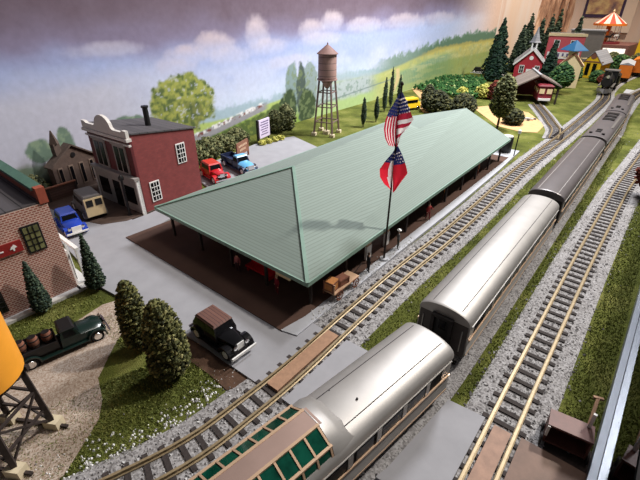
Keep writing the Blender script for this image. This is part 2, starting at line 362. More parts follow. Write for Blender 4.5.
# ---------------------------------------------------------------- painted mural on the back wall
rng = np.random.default_rng(3)
_lat = rng.random((64, 64))
def vnoise(x, y):
    xi = np.floor(x).astype(int); yi = np.floor(y).astype(int); fx = x-xi; fy = y-yi
    fx = fx*fx*(3-2*fx); fy = fy*fy*(3-2*fy)
    g = lambda a, b_: _lat[a % 64, b_ % 64]
    return (g(xi, yi)*(1-fx)+g(xi+1, yi)*fx)*(1-fy)+(g(xi, yi+1)*(1-fx)+g(xi+1, yi+1)*fx)*fy
def fbm(x, y, o=4):
    t = 0; a = .5
    for i in range(o): t = t+a*vnoise(x*2**i+17*i, y*2**i+5*i); a *= .5
    return t/(1-.5**o)
def paint(y, z):
    col = np.zeros(y.shape+(3,))
    def mixin(mask, c):
        mask = np.clip(mask, 0, 1)[..., None]; col[:] = col*(1-mask)+np.array(rgb(*c))*mask
    def step(a, b_, t): u = np.clip((t-a)/(b_-a), 0, 1); return u*u*(3-2*u)
    n1 = fbm(y*.12, z*.25); n2 = fbm(y*.5+9, z*.6+3); n3 = fbm(y*1.6, z*1.8+7)
    far = step(60, 150, y)
    # sky from the horizon up
    mixin(np.ones_like(y), (196, 206, 226))
    mixin(step(7, 12.5, z+2*n1)*(1-.5*far), (158, 170, 208))
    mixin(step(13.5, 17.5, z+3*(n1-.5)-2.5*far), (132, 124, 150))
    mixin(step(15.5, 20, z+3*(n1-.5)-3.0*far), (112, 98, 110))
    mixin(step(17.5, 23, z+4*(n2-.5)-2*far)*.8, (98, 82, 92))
    mixin(step(125, 168, y)*step(3, 8, z)*.85, (216, 196, 188)); mixin(step(152, 170, y)*step(6, 14, z)*.7, (222, 186, 162))
    # low white haze, left
    mixin(step(40, 24, y)*step(13.5+2.5*n1, 9+2.5*n1, z), (190, 190, 204))
    mixin(step(.4, .8, n1+.2*n2)*step(5, 8, z)*step(14, 10.5, z)*.5*step(22, 34, y), (206, 210, 226))
    # towering clouds: (y, z, ry, rz)
    for cy, cz, ry, rz, pk in [(38,14.0,3.2,1.6,.9),(36,12.6,3.6,1.4,.3),(43.5,15.0,3.6,2.0,1),(46,13.4,4,1.3,.3),(52.5,16.2,2.7,2.6,1),(55,14.2,4.5,1.4,.5),(66,16.4,3.6,1.7,.9),(73,17.4,3.5,2.0,.9),(70,14.6,6,1.4,.3),(84,16.6,7,1.6,.5),(103,16.8,10,1.8,.7),(122,17,10,1.8,.5),(27,15.6,5,1.0,.2),(60,11.4,6,1.2,.1)]:
        d = ((y-cy)/ry)**2+((z-cz)/rz)**2
        mk = step(1.5, .2, d+1.0*(n2-.5)+.5*(n3-.5))*step(cz-1.3*rz, cz-.2*rz, z)
        mixin(mk*.5, (192, 190, 208)); mixin(mk*step(cz-.4*rz, cz+rz, z)*pk*.55, (208, 184, 180))
    # blue-grey distant woods
    hz = 6.0+.8*np.sin(y*.1)+far*2.0
    mixin(step(24, 32, y)*step(hz+.9, hz, z+1.6*(n2-.5)-1.2*(n3-.5)), (160, 180, 190))
    mixin(step(56, 62, y)*step(86, 70, y)*step(9.6, 7.4, z+2.5*(n2-.5)), (162, 176, 184))
    # skyline woods on the right hill
    hr = 7.4+step(78, 150, y)*4.6
    mixin(step(84, 100, y)*step(hr+1.3, hr+.3, z+2.4*(n2-.5)+1.4*(n3-.5)), (124, 146, 134))
    mixin(step(104, 122, y)*step(hr+.8, hr-.2, z+1.8*(n2-.5)+1.6*(n3-.5)), (94, 120, 98))
    leftm = step(27, 34, y)
    # fields
    fz = 3.9+step(44, 72, y)*2.0
    mixin(leftm*step(fz+.35, fz-.1, z+.9*(n1-.5)), (172, 190, 110))
    mixin(leftm*step(fz-.9, fz-1.5, z+1.3*(n2-.5)), (142, 168, 82))
    mixin(step(58, 68, y)*step(95, 86, y)*step(7.0, 5.6, z+.8*(n2-.5))*step(.8, 2.4, z), (172, 182, 184))
    mixin(step(58, 68, y)*step(95, 86, y)*step(6.6, 5.4, z)*step(.8, 2.4, z)*step(.5, .66, n3), (140, 156, 150))
    mixin(step(62, 66, y)*step(3.0, 1.6, z+.7*(n2-.5)), (168, 190, 130))
    hh = 6.3+step(84, 130, y)*3.4
    mixin(step(86, 96, y)*step(hh, hh-.8, z+.5*(n1-.5)), (178, 182, 116))
    mixin(step(94, 104, y)*step(hh-1.7, hh-2.3, z+.8*(n2-.5)), (160, 176, 118))
    mixin(step(98, 106, y)*step(140, 125, y)*step(hh-2.0, hh-2.6, z+.6*(n2-.5))*step(1.4, 2.4, z), (138, 164, 130))
    mixin(step(98, 106, y)*step(140, 125, y)*step(hh-2.2, hh-2.8, z)*step(1.5, 2.4, z)*step(.45, .2, np.abs((y*1.1+z*.7) % 1.6-.8))*.5, (112, 142, 112))
    mixin(step(106, 120, y)*step(hh+.5, hh-.2, z+1.2*(n2-.5))*step(hh-1.7, hh-.9, z)*.55*step(.3, .6, n1+.3*n2), (198, 178, 92))
    mixin(step(128, 142, y)*step(hh-.6, hh-1.4, z)*.6, (188, 174, 104))
    mixin(step(88, 96, y)*step(hh-.3, hh-1.0, z)*step(.48, .62, n2)*.5, (150, 166, 122)); mixin(step(88, 96, y)*step(hh-.6, hh-1.2, z)*step(.52, .60, fbm(y*.22+3, z*1.3))*.45, (196, 196, 140)); mixin(step(104, 122, y)*step(hh-3.4, hh-4.4, z+1.0*(n2-.5))*.6, (120, 146, 84))
    mixin(step(118, 150, y)*step(hh+.2, hh-.9, z)*step(.5, .64, n3)*.35, (140, 140, 84))
    # sandy lane up the hill
    ln = 98+1.6*np.sin(z*.5)+z*.4
    mixin(step(1.3, .5, np.abs(y-ln))*step(6.6, 6.0, z)*step(.2, 1, z), (206, 188, 140))
    # white fence running up
    fzl = 1.9+(y-66)*.055
    mixin(step(66, 67, y)*step(99, 98, y)*step(.22, .08, np.abs(z-fzl-.35))*.8, (120, 136, 132))
    mixin(step(66, 67, y)*step(99, 98, y)*step(.6, .4, np.abs(z-fzl))*step(.6, .5, np.abs((y*1.4) % 2-1))*.0, (220, 224, 220))
    # grey highway with cars, and hedge under it
    cz = 2.0+(y-38)*.165
    mixin(step(33, 35, y)*step(54.5, 52.5, y)*step(.9, .7, np.abs(z-cz)*(1+.02*(y-38))), (150, 148, 152))
    mixin(step(37, 38, y)*step(53, 52, y)*step(.5, .25, np.abs(z-cz-.55))*step(.46, .6, n3), (226, 224, 224))
    mixin(step(37, 38, y)*step(53, 52, y)*step(.35, .15, np.abs(z-cz-.4))*step(.5, .62, fbm(y*2.3, z*2)), (120, 74, 66))
    mixin(step(56, 52, y)*step(32, 36, y)*step(cz-.6, cz-1.2, z+1.0*(n3-.5)), (84, 100, 56))
    mixin(step(56, 52, y)*step(32, 36, y)*step(cz-.8, cz-1.5, z+2.2*(n3-.5))*step(.5, .6, n3), (116, 128, 66))
    # big leafy tree
    d = ((y-36.3)/5.6)**2+((z-7.4)/4.6)**2
    mk = step(1.15, .8, d+.9*(n2-.5)+.6*(n3-.5))
    mixin(mk, (126, 136, 72)); mixin(mk*step(.46, .62, n3)*.8, (160, 162, 84)); mixin(mk*step(.44, .30, n3), (88, 102, 62)); mixin(mk*step(.55, .7, n2)*step(9, 7, z)*.6, (78, 88, 60))
    mixin(mk*step(.66, .74, fbm(y*2.1+4, z*2.1))*.5, (196, 200, 212))
    mixin(mk*step(6, 3, z)*.4, (84, 92, 60))
    # dark tall trees left of the water tower
    for cy, cz_, ry, rz, c in [(60.6,6.6,2.0,4.6,(128,146,146)),(65.5,6.4,2.4,4.4,(136,150,150)),(63,5.6,1.4,5.6,(78,90,84)),(59.3,3.2,2.4,3.2,(64,78,56)),(64.8,2.6,2.6,3.4,(66,80,56)),(55.6,1.8,3,2.4,(88,104,62))]:
        d = ((y-cy)/ry)**2+((z-cz_)/rz)**2
        mk = step(1.15, .8, d+.8*(n2-.5)+.7*(n3-.5)); mixin(mk, c); mixin(mk*step(.52, .64, n3)*.6, (118, 132, 92))
    # left: grey-green tree and low woods behind the houses
    for cy, cz_, ry, rz in [(15.9,5.3,1.5,1.5),(18.9,5.6,.9,2.0),(27,6.2,3.5,1.2),(12.5,2.8,3,1.0)]:
        d = ((y-cy)/ry)**2+((z-cz_)/rz)**2
        mk = step(1.15, .75, d+.8*(n2-.5)+.6*(n3-.5)); mixin(mk, (108, 128, 112)); mixin(mk*step(.5, .62, n3)*.7, (140, 158, 130))
    mixin(step(32, 28, y)*step(4.2, 3.4, z+1.6*(n2-.5))*.9, (124, 140, 122))
    mixin(step(32, 28, y)*step(10, 14, y)*step(2.2, 1.2, z), (96, 100, 84))
    return col
def mural():
    ys = np.concatenate([np.arange(-60, 5, 1.2), np.arange(5, 85, .2), np.arange(85, 172.3, .32)])
    zs = np.concatenate([np.arange(-1, 18, .16), np.arange(18, 34, .5)])
    Y, Z = np.meshgrid(ys, zs)
    n, m = len(ys), len(zs)
    co = np.stack([np.full_like(Y, -56.0), Y, Z], -1).reshape(-1, 3)
    i = np.arange((m-1)*(n-1)); r = i//(n-1); c = i % (n-1); a = r*n+c
    q = np.stack([a, a+1, a+n+1, a+n], 1)
    me = bpy.data.meshes.new('wall_back'); me.vertices.add(len(co)); me.vertices.foreach_set('co', co.ravel())
    me.loops.add(q.size); me.loops.foreach_set('vertex_index', q.ravel())
    me.polygons.add(len(q)); me.polygons.foreach_set('loop_start', np.arange(len(q))*4)
    me.update(calc_edges=True)
    at = me.color_attributes.new('paint', 'FLOAT_COLOR', 'POINT')
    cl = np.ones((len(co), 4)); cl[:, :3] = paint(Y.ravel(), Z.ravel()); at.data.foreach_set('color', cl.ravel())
    mm, nt, bs = nodes('mural_paint')
    ca = nt.nodes.new('ShaderNodeVertexColor'); ca.layer_name = 'paint'
    v = coord(nt); mx = nt.nodes.new('ShaderNodeMixRGB'); mx.blend_type = 'MULTIPLY'; mx.inputs[0].default_value = 1
    nt.links.new(ca.outputs[0], mx.inputs[1]); nt.links.new(ramp(nt, noise(nt, v, 1.3), [(.3, (.93, .93, .93)), (.7, (1.05, 1.05, 1.05))]), mx.inputs[2])
    nt.links.new(mx.outputs[0], bs.inputs['Base Color']); bs.inputs['Roughness'].default_value = .9; bs.inputs['Specular IOR Level'].default_value = .1
    me.materials.append(mm)
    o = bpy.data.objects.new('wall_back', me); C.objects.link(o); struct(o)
mural()
# end wall: peach painted canyon sky
b = MB(); pts = [(-56,171),(-55,188),(-49,214),(-43,231),(-30,232.4),(90,240)]
b.loft([[(x,y,-1),(x,y,60)] for x,y in pts], cap=False, closed=False)
m, nt, bs = nodes('canyon_wall'); v = coord(nt)
mpz = nt.nodes.new('ShaderNodeMapping'); mpz.inputs['Scale'].default_value = (1,1,.12); nt.links.new(v, mpz.inputs[0])
nt.links.new(ramp(nt, noise(nt, mpz.outputs[0], .09, 5), [(.25, rgb(196,132,96)), (.42, rgb(222,190,166)), (.6, rgb(222,202,190)), (.75, rgb(204,158,130))]), bs.inputs['Base Color']); bs.inputs['Roughness'].default_value = .9
struct(b.build('wall_end', m, smooth=60))

# ---------------------------------------------------------------- railway tracks
def spline(P, step=.5):
    P = [Vector((p[0], p[1], 0)) for p in P]; out = []
    Q = [2*P[0]-P[1]]+P+[2*P[-1]-P[-2]]
    for i in range(1, len(Q)-2):
        a, b_, c, d = Q[i-1:i+3]; n = max(2, int((c-b_).length/step))
        for k in range(n):
            t = k/n
            out.append(.5*((2*b_)+(c-a)*t+(2*a-5*b_+4*c-d)*t*t+(3*b_-a-3*c+d)*t**3))
    out.append(P[-1]); return out
def resample(path, d, start=0):
    pts = []; acc = -start
    for a, b_ in zip(path, path[1:]):
        L = (b_-a).length; t = (b_-a).normalized()
        while acc <= L:
            if acc >= 0: pts.append((a+t*acc, t))
            acc += d
        acc -= L
    return pts
GA = .70
def sweep(mb, path, prof):
    rings = []
    for i, p in enumerate(path):
        t = (path[min(i+1, len(path)-1)]-path[max(i-1, 0)]).normalized(); nx = Vector((t.y, -t.x, 0))
        rings.append([tuple(p+nx*u+Vector((0, 0, z))) for u, z in prof])
    mb.loft(rings)
RP = [(-.13,.18),(.13,.18),(.13,.22),(.04,.25),(.035,.36),(.07,.39),(.07,.46),(-.07,.46),(-.07,.39),(-.035,.36),(-.04,.25),(-.13,.22)]
tie_b = MB(); tie_b.box((0,0,.13), (2.4,.30,.16)); tie_proto = None
def track(points, label, stones, ymax_ind, blabel, bw=2.0, spacing=.95, nostone=()):
    global tie_proto
    path = spline(points); t = thing('railway_track', label, 'railway track', tuple(path[0]))
    o0 = path[0]
    loc = [p-o0 for p in path]
    for sgn in (-1, 1):
        b = MB(); sweep(b, loc, [(u+sgn*GA, z) for u, z in RP]); b.build('rail', K['rail'], t, smooth=40)
    ties = resample(path, spacing); rest = MB(); n = 0
    vis = sorted(range(len(ties)), key=lambda i: (ties[i][0]-Vector((0, 12, 0))).length)
    keep = set(vis[:100])
    for i, (p, tg) in enumerate(ties):
        if 11.6 < p.y < 17.6 and nostone: pass
        rz = math.atan2(tg.y, tg.x)-PI/2+random.uniform(-.02, .02)
        if i in keep:
            if tie_proto is None: tie_proto = tie_b.build('sleeper', K['tie'], t, tuple(p-o0), rz)
            else: copy_part(tie_proto, t, tuple(p-o0), rz)
        else: rest.box(tuple(p-o0+Vector((0,0,.13))), (2.4,.30,.16), rz)
    if rest.v:
        o = rest.build('sleeper', K['tie'], t); o['kind'] = 'stuff'
    # ballast bed and its loose stones
    b = MB(); sweep(b, path, [(-bw,-.15),(bw,-.15),(bw,.02),(bw-.35,.12),(-bw+.35,.12),(-bw,.02)]); b.k = 1
    for p, tg in resample(path, 1.0):
        k = stones if p.y < 30 else stones*.7 if p.y < 60 else stones*.4 if p.y < 100 else 0
        nx = Vector((tg.y, -tg.x, 0))
        for _ in range(int(k)):
            u = random.gauss(0, .62)*bw if random.random() < .35 else random.uniform(-1.08, 1.08)*bw
            q = p+nx*u+tg*random.uniform(-.5, .5); r = random.uniform(.05, .115)
            if 11.3 < q.y < 17.9 and abs(u) > GA+.1 : continue
            if abs(abs(u)-GA) < .2: continue
            z = .12 if abs(u) < bw-.35 else .04
            h = [(q.x+r*random.uniform(.6,1.3)*math.cos(a), q.y+r*random.uniform(.6,1.3)*math.sin(a), z) for a in (0, 1.6, 3.1, 4.7)]
            tp = (q.x+random.uniform(-.05,.05), q.y+random.uniform(-.05,.05), z+r*random.uniform(.8,1.3))
            b.add(h+[tp], [(0,1,4),(1,2,4),(2,3,4),(3,0,4)])
    o = b.build('ballast', [K['ballast'], K['stone']], fix=False); tag(o, blabel, 'gravel', kind='stuff')
    return t
T1 = [(-17.6,-6),(-15.6,0),(-13.7,5.6),(-13.2,10),(-13.05,14),(-13.15,20),(-13.15,28),(-12.85,36),(-12.8,46),(-12.9,60),(-12.5,76),(-12.1,88),(-11.8,106),(-11.8,128),(-13.2,142),(-12.9,165),(-9,200)]
T2 = [(-11.2,-12),(-9.6,-4),(-8.2,4),(-7.2,10.5),(-6.5,17.5),(-6.35,24),(-6.3,34),(-6.3,50),(-6.3,80),(-6.2,95),(-6.8,112),(-6.4,140),(-3,165)]
T3 = [(-1.1,3),(-1.1,10),(-1.15,15),(-1.2,22),(-1.15,36),(-1.05,44),(-.65,62),(-.2,70),(.5,83),(1.3,100),(2.4,130)]
T4 = [(-13.2,82),(-14.2,88.5),(-16.2,93.5),(-18.8,100),(-22.5,108.5),(-23.6,111)]
track(T1, 'railway track running along the station platform past the flagpole', 52, 0, 'grey stone ballast under the track along the station platform', 2.05, nostone=(1,))
track(T2, 'railway track carrying the silver passenger train', 24, 0, 'grey stone ballast under the silver passenger train', 2.2, nostone=(1,))
track(T3, 'empty railway track with bright rails near the glass panel', 60, 0, 'grey stone ballast under the empty track near the glass', 2.2, .95, nostone=(1,))
track(T4, 'short spur track curving off to the red caboose shed', 6, 0, 'pale ballast under the spur to the caboose shed', 1.8)
b = MB(); b.box((0,0,.2), (.95,6.2,.36)); o = b.build('crossing_plank', K['plank'], None, (-13.12,14.7,.0), .0)
tag(o, 'tan wooden crossing plank between the rails beside the platform corner', 'plank', 'level crossing planks')
b = MB(); b.box((0,0,.2), (.92,7.6,.36)); o = b.build('crossing_plank', M('plank_brown', rgb(152,118,98), .6, 0, 2, .2), None, (-1.12,13.9,0), 0)
tag(o, 'brown wooden crossing plank between the rails of the empty track near the glass', 'plank', 'level crossing planks')
# white pebbles spilled on the lawn edge by the track
b = MB()
for _ in range(260):
    y = random.uniform(-3, 11.2); xe = -15.2-.0*y-(max(0, 6-y)*.33)-.4
    x = xe-abs(random.gauss(0, .8)); r = random.uniform(.05, .12)
    h = [(x+r*math.cos(a), y+r*math.sin(a), .0) for a in (0, 1.6, 3.1, 4.7)]
    b.add(h+[(x, y, r*1.3)], [(0,1,4),(1,2,4),(2,3,4),(3,0,4)])
for _ in range(260):
    y = random.uniform(18, 34); x = -15.2+random.gauss(0, .35); r = random.uniform(.04, .1)
    h = [(x+r*math.cos(a), y+r*math.sin(a), .3) for a in (0, 1.6, 3.1, 4.7)]
    b.add(h+[(x, y, .3+r*1.3)], [(0,1,4),(1,2,4),(2,3,4),(3,0,4)])
tag(b.build('pebbles', K['whitestone'], fix=False), 'white pebbles spilled along the lawn and platform edge', 'gravel', kind='stuff')

# static grass blades on the lawns near the lens
b = MB()
def blades(n, xf, y0, y1):
    for _ in range(n):
        y = random.uniform(y0, y1); x = xf(y); 
        a = random.uniform(0, 2*PI); h = random.uniform(.07, .17); w_ = .04
        dx, dy = math.cos(a)*w_, math.sin(a)*w_
        b.add([(x-dx, y-dy, 0), (x+dx, y+dy, 0), (x+random.uniform(-.12,.12), y+random.uniform(-.12,.12), h)], [(0,1,2)])
blades(9000, lambda y: random.uniform(-11.0,-8.9) if y < 40 else random.uniform(-10.9,-8.7), 18.2, 95)
blades(6000, lambda y: random.uniform(-4.0,-3.0), 18.4, 90)
blades(9000, lambda y: random.uniform(1.2, 3.1), 19.5, 60)
blades(9000, lambda y: random.uniform(-22.0+.25*(y-4), -16.0), -1, 10)
blades(1800, lambda y: random.uniform(-27.8, -23.6), 7.5, 10.2)
blades(1800, lambda y: random.uniform(-33, -29.6), 1.5, 9.4)
gb = Mleaf('grass_blade', [(.0, rgb(78,86,40)), (.6, rgb(108,116,56)), (1., rgb(146,148,84))])
tag(b.build('grass', gb, fix=False), 'short green static grass on the lawns and between the tracks', 'grass', kind='stuff')

# ---------------------------------------------------------------- passenger cars
HW = 1.72
def roof_pts(z0=3.55, h=.85, hw=HW+.03, n=16):
    return [(hw*math.cos(PI*i/n)*(1 if True else 1), z0+h*math.sin(PI*i/n)**.8) for i in range(n+1)]
def bogie(parent, y):
    b = MB()
    for sx in (-.95, .95):
        b.box((sx, y, .78), (.16, 2.9, .3)); b.box((sx*1.08, y, .62), (.2, .7, .4))
    b.box((0, y, .85), (1.7, .5, .25))
    o = b.build('bogie', K['iron'], parent)
    for dy in (-.95, .95):
        w_ = MB()
        w_.cyl((-.72, y+dy, .86), (-.58, y+dy, .86), .40, n=16); w_.cyl((.58, y+dy, .86), (.72, y+dy, .86), .40, n=16); w_.cyl((-.7, y+dy, .86), (.7, y+dy, .86), .1)
        w_.build('wheelset', K['iron'], o, smooth=40)
def side_prof(flute=True):
    p = [(HW, 3.5), (HW, 2.35)]
    z = 2.35
    if flute:
        while z > 1.15: p += [(HW+.05, z-.06), (HW, z-.12)]; z -= .12
    p += [(HW-.1, 1.0)]
    return p
def coach(name, label, cat, loc, rz, L, roofmat, bodymat, wins=True, dome=None, ends=None, group=None, seams=True, roofvents=False):
    t = thing(name, label, cat, loc, rz, group)
    h = L/2
    sp = side_prof(); prof = sp+[(-x, z) for x, z in sp[::-1]]
    b = MB(); b.loft([[(x, y, z) for x, z in prof] for y in (-h+.15, h-.15)])
    b.build('body', bodymat, t, smooth=20)
    # roof: barrel with eased ends
    rp = roof_pts(); rings = []
    segs = [(-h, .95), (-h+.08, .985), (-h+.25, 1.0), (h-.25, 1.0), (h-.08, .985), (h, .95)]
    for y, k in segs: rings.append([(x*(.5+.5*k), y, 3.45+(z-3.45)*k) for x, z in rp])
    b = MB(); b.loft(rings)
    if seams:
        sm = MB()
        for u in (5, 11):
            x, z = rp[u]; sm.box((x, 0, z-.005), (.045, L-.6, .03))
        sm.build('roof_seam', K['iron'] if roofmat is K['silver'] else K['silver'], t)
    b.build('roof', roofmat, t, smooth=35)
    b = MB(); b.box((0, 0, .98), (2.4, L-5.5, .5)); b.box((.5, 1.5, .7), (1.2, 3, .5)); b.box((-.4, -2, .7), (1.1, 2.2, .5)); b.build('underframe', K['iron'], t)
    bogie(t, -h+3.0); bogie(t, h-3.0)
    # window band and windows on both sides
    for sx in (-1, 1):
        if wins:
            b = MB(); b.box((sx*(HW+.015), 0, 2.92), (.03, L-2.2, .92)); b.build('window_band', K['winband'], t)
            n = int((L-4)/2.0)
            for i in range(n):
                y = -((n-1)*2.0)/2+i*2.0
                b = MB(); b.box((sx*(HW+.04), y, 2.9), (.03, 1.5 if i % 3 else 1.2, .66)); b.build('window', K['carglass'], t)
                b = MB(); b.box((sx*(HW+.05), y+1.0, 2.9), (.05, .34, .84)); b.build('window_post', K['silver'], t)
        b = MB(); b.box((sx*(HW+.05), 0, 3.46), (.07, L-.6, .07)); b.build('drip_rail', K['silver'], t)
        b = MB(); b.box((sx*(HW+.06), 0, 2.36), (.09, L-.5, .13)); b.box((sx*(HW+.03), 0, 1.12), (.08, L-.5, .12)); b.build('side_strip', K['gold'], t)
    # ends
    for sy in (-1, 1):
        y = sy*(h-.02)
        b = MB(); arc = [(x*.94, z*1.0-.06) for x, z in roof_pts(3.5, .78, HW, 16)]
        b.ext([(HW-.05, 1.0)]+arc+[(-HW+.05, 1.0)], 'y', y-.12*sy, y); b.build('end_wall', ends or bodymat, t)
        b = MB()
        for x in (-.62, .62): b.box((x, y+.14*sy, 2.3), (.2, .34, 2.5))
        b.box((0, y+.14*sy, 3.58), (1.44, .34, .2)); b.box((0, y+.14*sy, 1.1), (1.44, .34, .2)); b.build('diaphragm', K['iron'], t)
        b = MB(); b.box((0, y+.04*sy, 2.3), (1.0, .06, 2.3)); d = b.build('door', K['black'], t)
        b = MB(); b.box((0, y+.08*sy, 2.9), (.5, .03, .7)); b.build('door_window', K['darkglass'], d)
        b = MB(); b.box((0, y+.4*sy, 1.0), (.3, .6, .3)); b.build('coupler', K['iron'], t)
        b = MB()
        for x in (-1.35, 1.35): b.bar((x, y+.06*sy, 1.4), (x, y+.06*sy, 3.1), .06, .06)
        b.build('grab_rail', K['silver'], t)
    return t
# dome car
D = (math.sin(-.145)*-1, math.cos(.145))
front = Vector((-6.3, 18.1)); Lc = 23.0; cen = front-Vector(D)*Lc/2
dome = coach('dome_car', 'silver passenger coach with a green glass dome, nearest in the train', 'train car', (cen.x, cen.y, 0), -.145, Lc, K['silver'], K['silver'])
y0, y1 = -9.4, 2.6           # dome in car coordinates
NP = 14; pl = (y1-.5-(y0+.5))/NP
A = [(.5, 5.02), (1.34, 4.5), (1.68, 3.5)]
b = MB()
b.box((0, (y0+y1)/2, 5.0), (1.06, y1-y0-.5, .09)); b.build('dome_roof_panel', K['copper'], dome)
b = MB()
for s in (-1, 1):
    for i in range(NP+1):
        y = y0+.5+i*pl
        for k in (0, 1): b.bar((s*A[k][0], y, A[k][1]), (s*A[k+1][0], y, A[k+1][1]), .1, .08)
    for k in (0, 1, 2): b.bar((s*A[k][0], y0+.4, A[k][1]), (s*A[k][0], y1-.4, A[k][1]), .13, .1)
b.build('dome_frame', K['gold'], dome)
for s in (-1, 1):
    for i in range(NP):
        ya = y0+.5+i*pl+.08; yb = ya+pl-.16
        for k in (0, 1):
            p = MB(); (xa, za), (xb, zb) = A[k], A[k+1]
            p.add([(s*xa, ya, za), (s*xb, ya, zb), (s*xb, yb, zb), (s*xa, yb, za), (s*(xa-.06), ya, za-.06), (s*(xb-.06), ya, zb-.06), (s*(xb-.06), yb, zb-.06), (s*(xa-.06), yb, za-.06)],
                  [(0,1,2,3),(7,6,5,4),(0,4,5,1),(1,5,6,2),(2,6,7,3),(3,7,4,0)])
            p.build('dome_pane', K['greenglass'], dome)
b = MB()
for ya, yb in ((y1-.42, y1+.85), (y0+.42, y0-.85)):
    full = [(A[2][0]+.04, 3.5), (A[1][0]+.06, 4.46), (A[0][0]+.03, 5.06), (-A[0][0]-.03, 5.06), (-A[1][0]-.06, 4.46), (-A[2][0]-.04, 3.5)]
    low = [(1.72, 3.5), (1.5, 4.05), (.66, 4.36), (-.66, 4.36), (-1.5, 4.05), (-1.72, 3.5)]
    mid = [(1.72, 3.5), (1.49, 4.36), (.66, 4.86), (-.66, 4.86), (-1.49, 4.36), (-1.72, 3.5)]
    ym = ya+(yb-ya)*.45
    b = MB(); b.loft([[(x, ya, z) for x, z in full], [(x, ym, z) for x, z in mid], [(x, yb, z) for x, z in low]]); b.build('dome_end_fairing', K['silver'], dome, smooth=60)

b = MB(); b.cyl((.4, y1+2.2, 4.36), (.4, y1+2.2, 4.44), .06); b.cyl((-.9, y1+1.6, 4.2), (-.9, y1+1.6, 4.3), .05); b.build('roof_vent', K['iron'], dome)

coach('passenger_coach', 'silver roofed passenger coach between the dome car and the dark roofed coach', 'train car', (-6.45, 31.9, 0), -.006, 22.4, K['silver'], K['silver'], ends=M('dark_end', rgb(74, 68, 66), .5, .3, 2, .15))
coach('passenger_coach', 'dark grey roofed passenger coach beyond the silver roofed coach', 'train car', (-6.3, 57.4, 0), -.002, 25.0, K['darkroof'], K['silverdark'], ends=K['iron'])
def vented(label, loc, rz, L):
    t = coach('locomotive_unit', label, 'locomotive', loc, rz, L, K['darkroof'], K['silverdark'], ends=K['iron'], seams=False)
    for i, y in enumerate((-L*.36, -L*.30, L*.12, L*.24, L*.36)):
        b = MB(); b.box((.0, y, 4.42), (1.7 if i > 1 else .7, 1.5 if i > 1 else .7, .12))
        b.build('roof_grille', K['black'], t)
    b = MB()
    for x in (-.8, .8): b.cyl((x, -L*.42, 4.3), (x, -L*.42, 4.5), .22)
    b.build('roof_fan', K['black'], t)
    b = MB(); b.box((.95, 2, 4.22), (.9, L*.5, .06)); b.build('roof_panel', K['silverdark'], t)
    return t
vented('grey locomotive unit with black roof grilles, coupled ahead of the dark roofed coach', (-6.2, 81.3, 0), -.003, 20.5)
vented('grey locomotive unit with black roof grilles, at the far head of the train', (-6.5, 102.6, 0), .03, 20.5)

# ---------------------------------------------------------------- station
st = thing('station', 'long station building with a big pale green hipped roof', 'building', (-25.5, 41, 0))
def L(x, y, z): return (x+25.5, y-41, z)
FL, BL, FR, BR = L(-15.6,17.9,3.5), L(-35.3,17.9,3.5), L(-15.9,64.6,3.5), L(-35.3,64.6,3.5)
Ar, Br, Cr, Dr = L(-25.5,27.4,7.3), L(-25.4,45.0,7.95), L(-23.2,48.6,7.05), L(-22.4,61.9,7.5)
b = MB(); top = [FL,BL,BR,FR,Ar,Br,Cr,Dr]; low = [(p[0],p[1],p[2]-.28) for p in (FL,BL,BR,FR)]
b.add(top+low, [(0,4,1),(0,3,7,6),(0,6,5,4),(1,4,5),(1,5,6,2),(2,6,7),(2,7,3),(0,1,9,8),(1,2,10,9),(2,3,11,10),(3,0,8,11),(8,9,10,11)])
b.build('roof', K['shingle'], st)
b = MB()
for a, c in ((FL,Ar),(BL,Ar)): b.bar((a[0],a[1],a[2]+.03), (c[0],c[1],c[2]+.03), .28, .1)
b.build('hip_cap', K['eavegreen'], st)
b = MB()
for p, q in ((FL,BL),(BL,BR),(BR,FR),(FR,FL)): b.bar((p[0],p[1],3.36), (q[0],q[1],3.36), .1, .34)
b.build('fascia', K['eavegreen'], st)
b = MB(); b.box(L(-25.6,41,1.8), (12.4,38,3.2)); b.build('wall', K['woodwall'], st)
for y in np.arange(24, 60, 4.5):
    for x, s in ((-19.36,1),(-31.84,-1)):
        b = MB(); b.box(L(x,y,1.9), (.12,1.3,1.5)); f = b.build('window', K['tanwood'], st)
        b = MB(); b.box(L(x+.06*s,y,1.9), (.06,1.05,1.25)); b.build('pane', K['darkglass'], f)
for y in (33.5, 46.5, 55.5):
    b = MB(); b.box(L(-19.34,y+.8,1.5), (.12,1.3,2.4)); d = b.build('door', K['redwood'] if y > 50 else K['woodwall'], st)
    b = MB(); b.cyl(L(-19.26,y+1.3,1.5), L(-19.16,y+1.3,1.5), .07); b.build('knob', K['chrome'], d)
for x in (-29.5,-26,-22.4):
    b = MB(); b.box(L(x,21.95,1.7), (1.3,.12,1.5)); f = b.build('window', K['tanwood'], st)
    b = MB(); b.box(L(x,21.88,1.7), (1.05,.06,1.25)); b.build('pane', K['darkglass'], f)
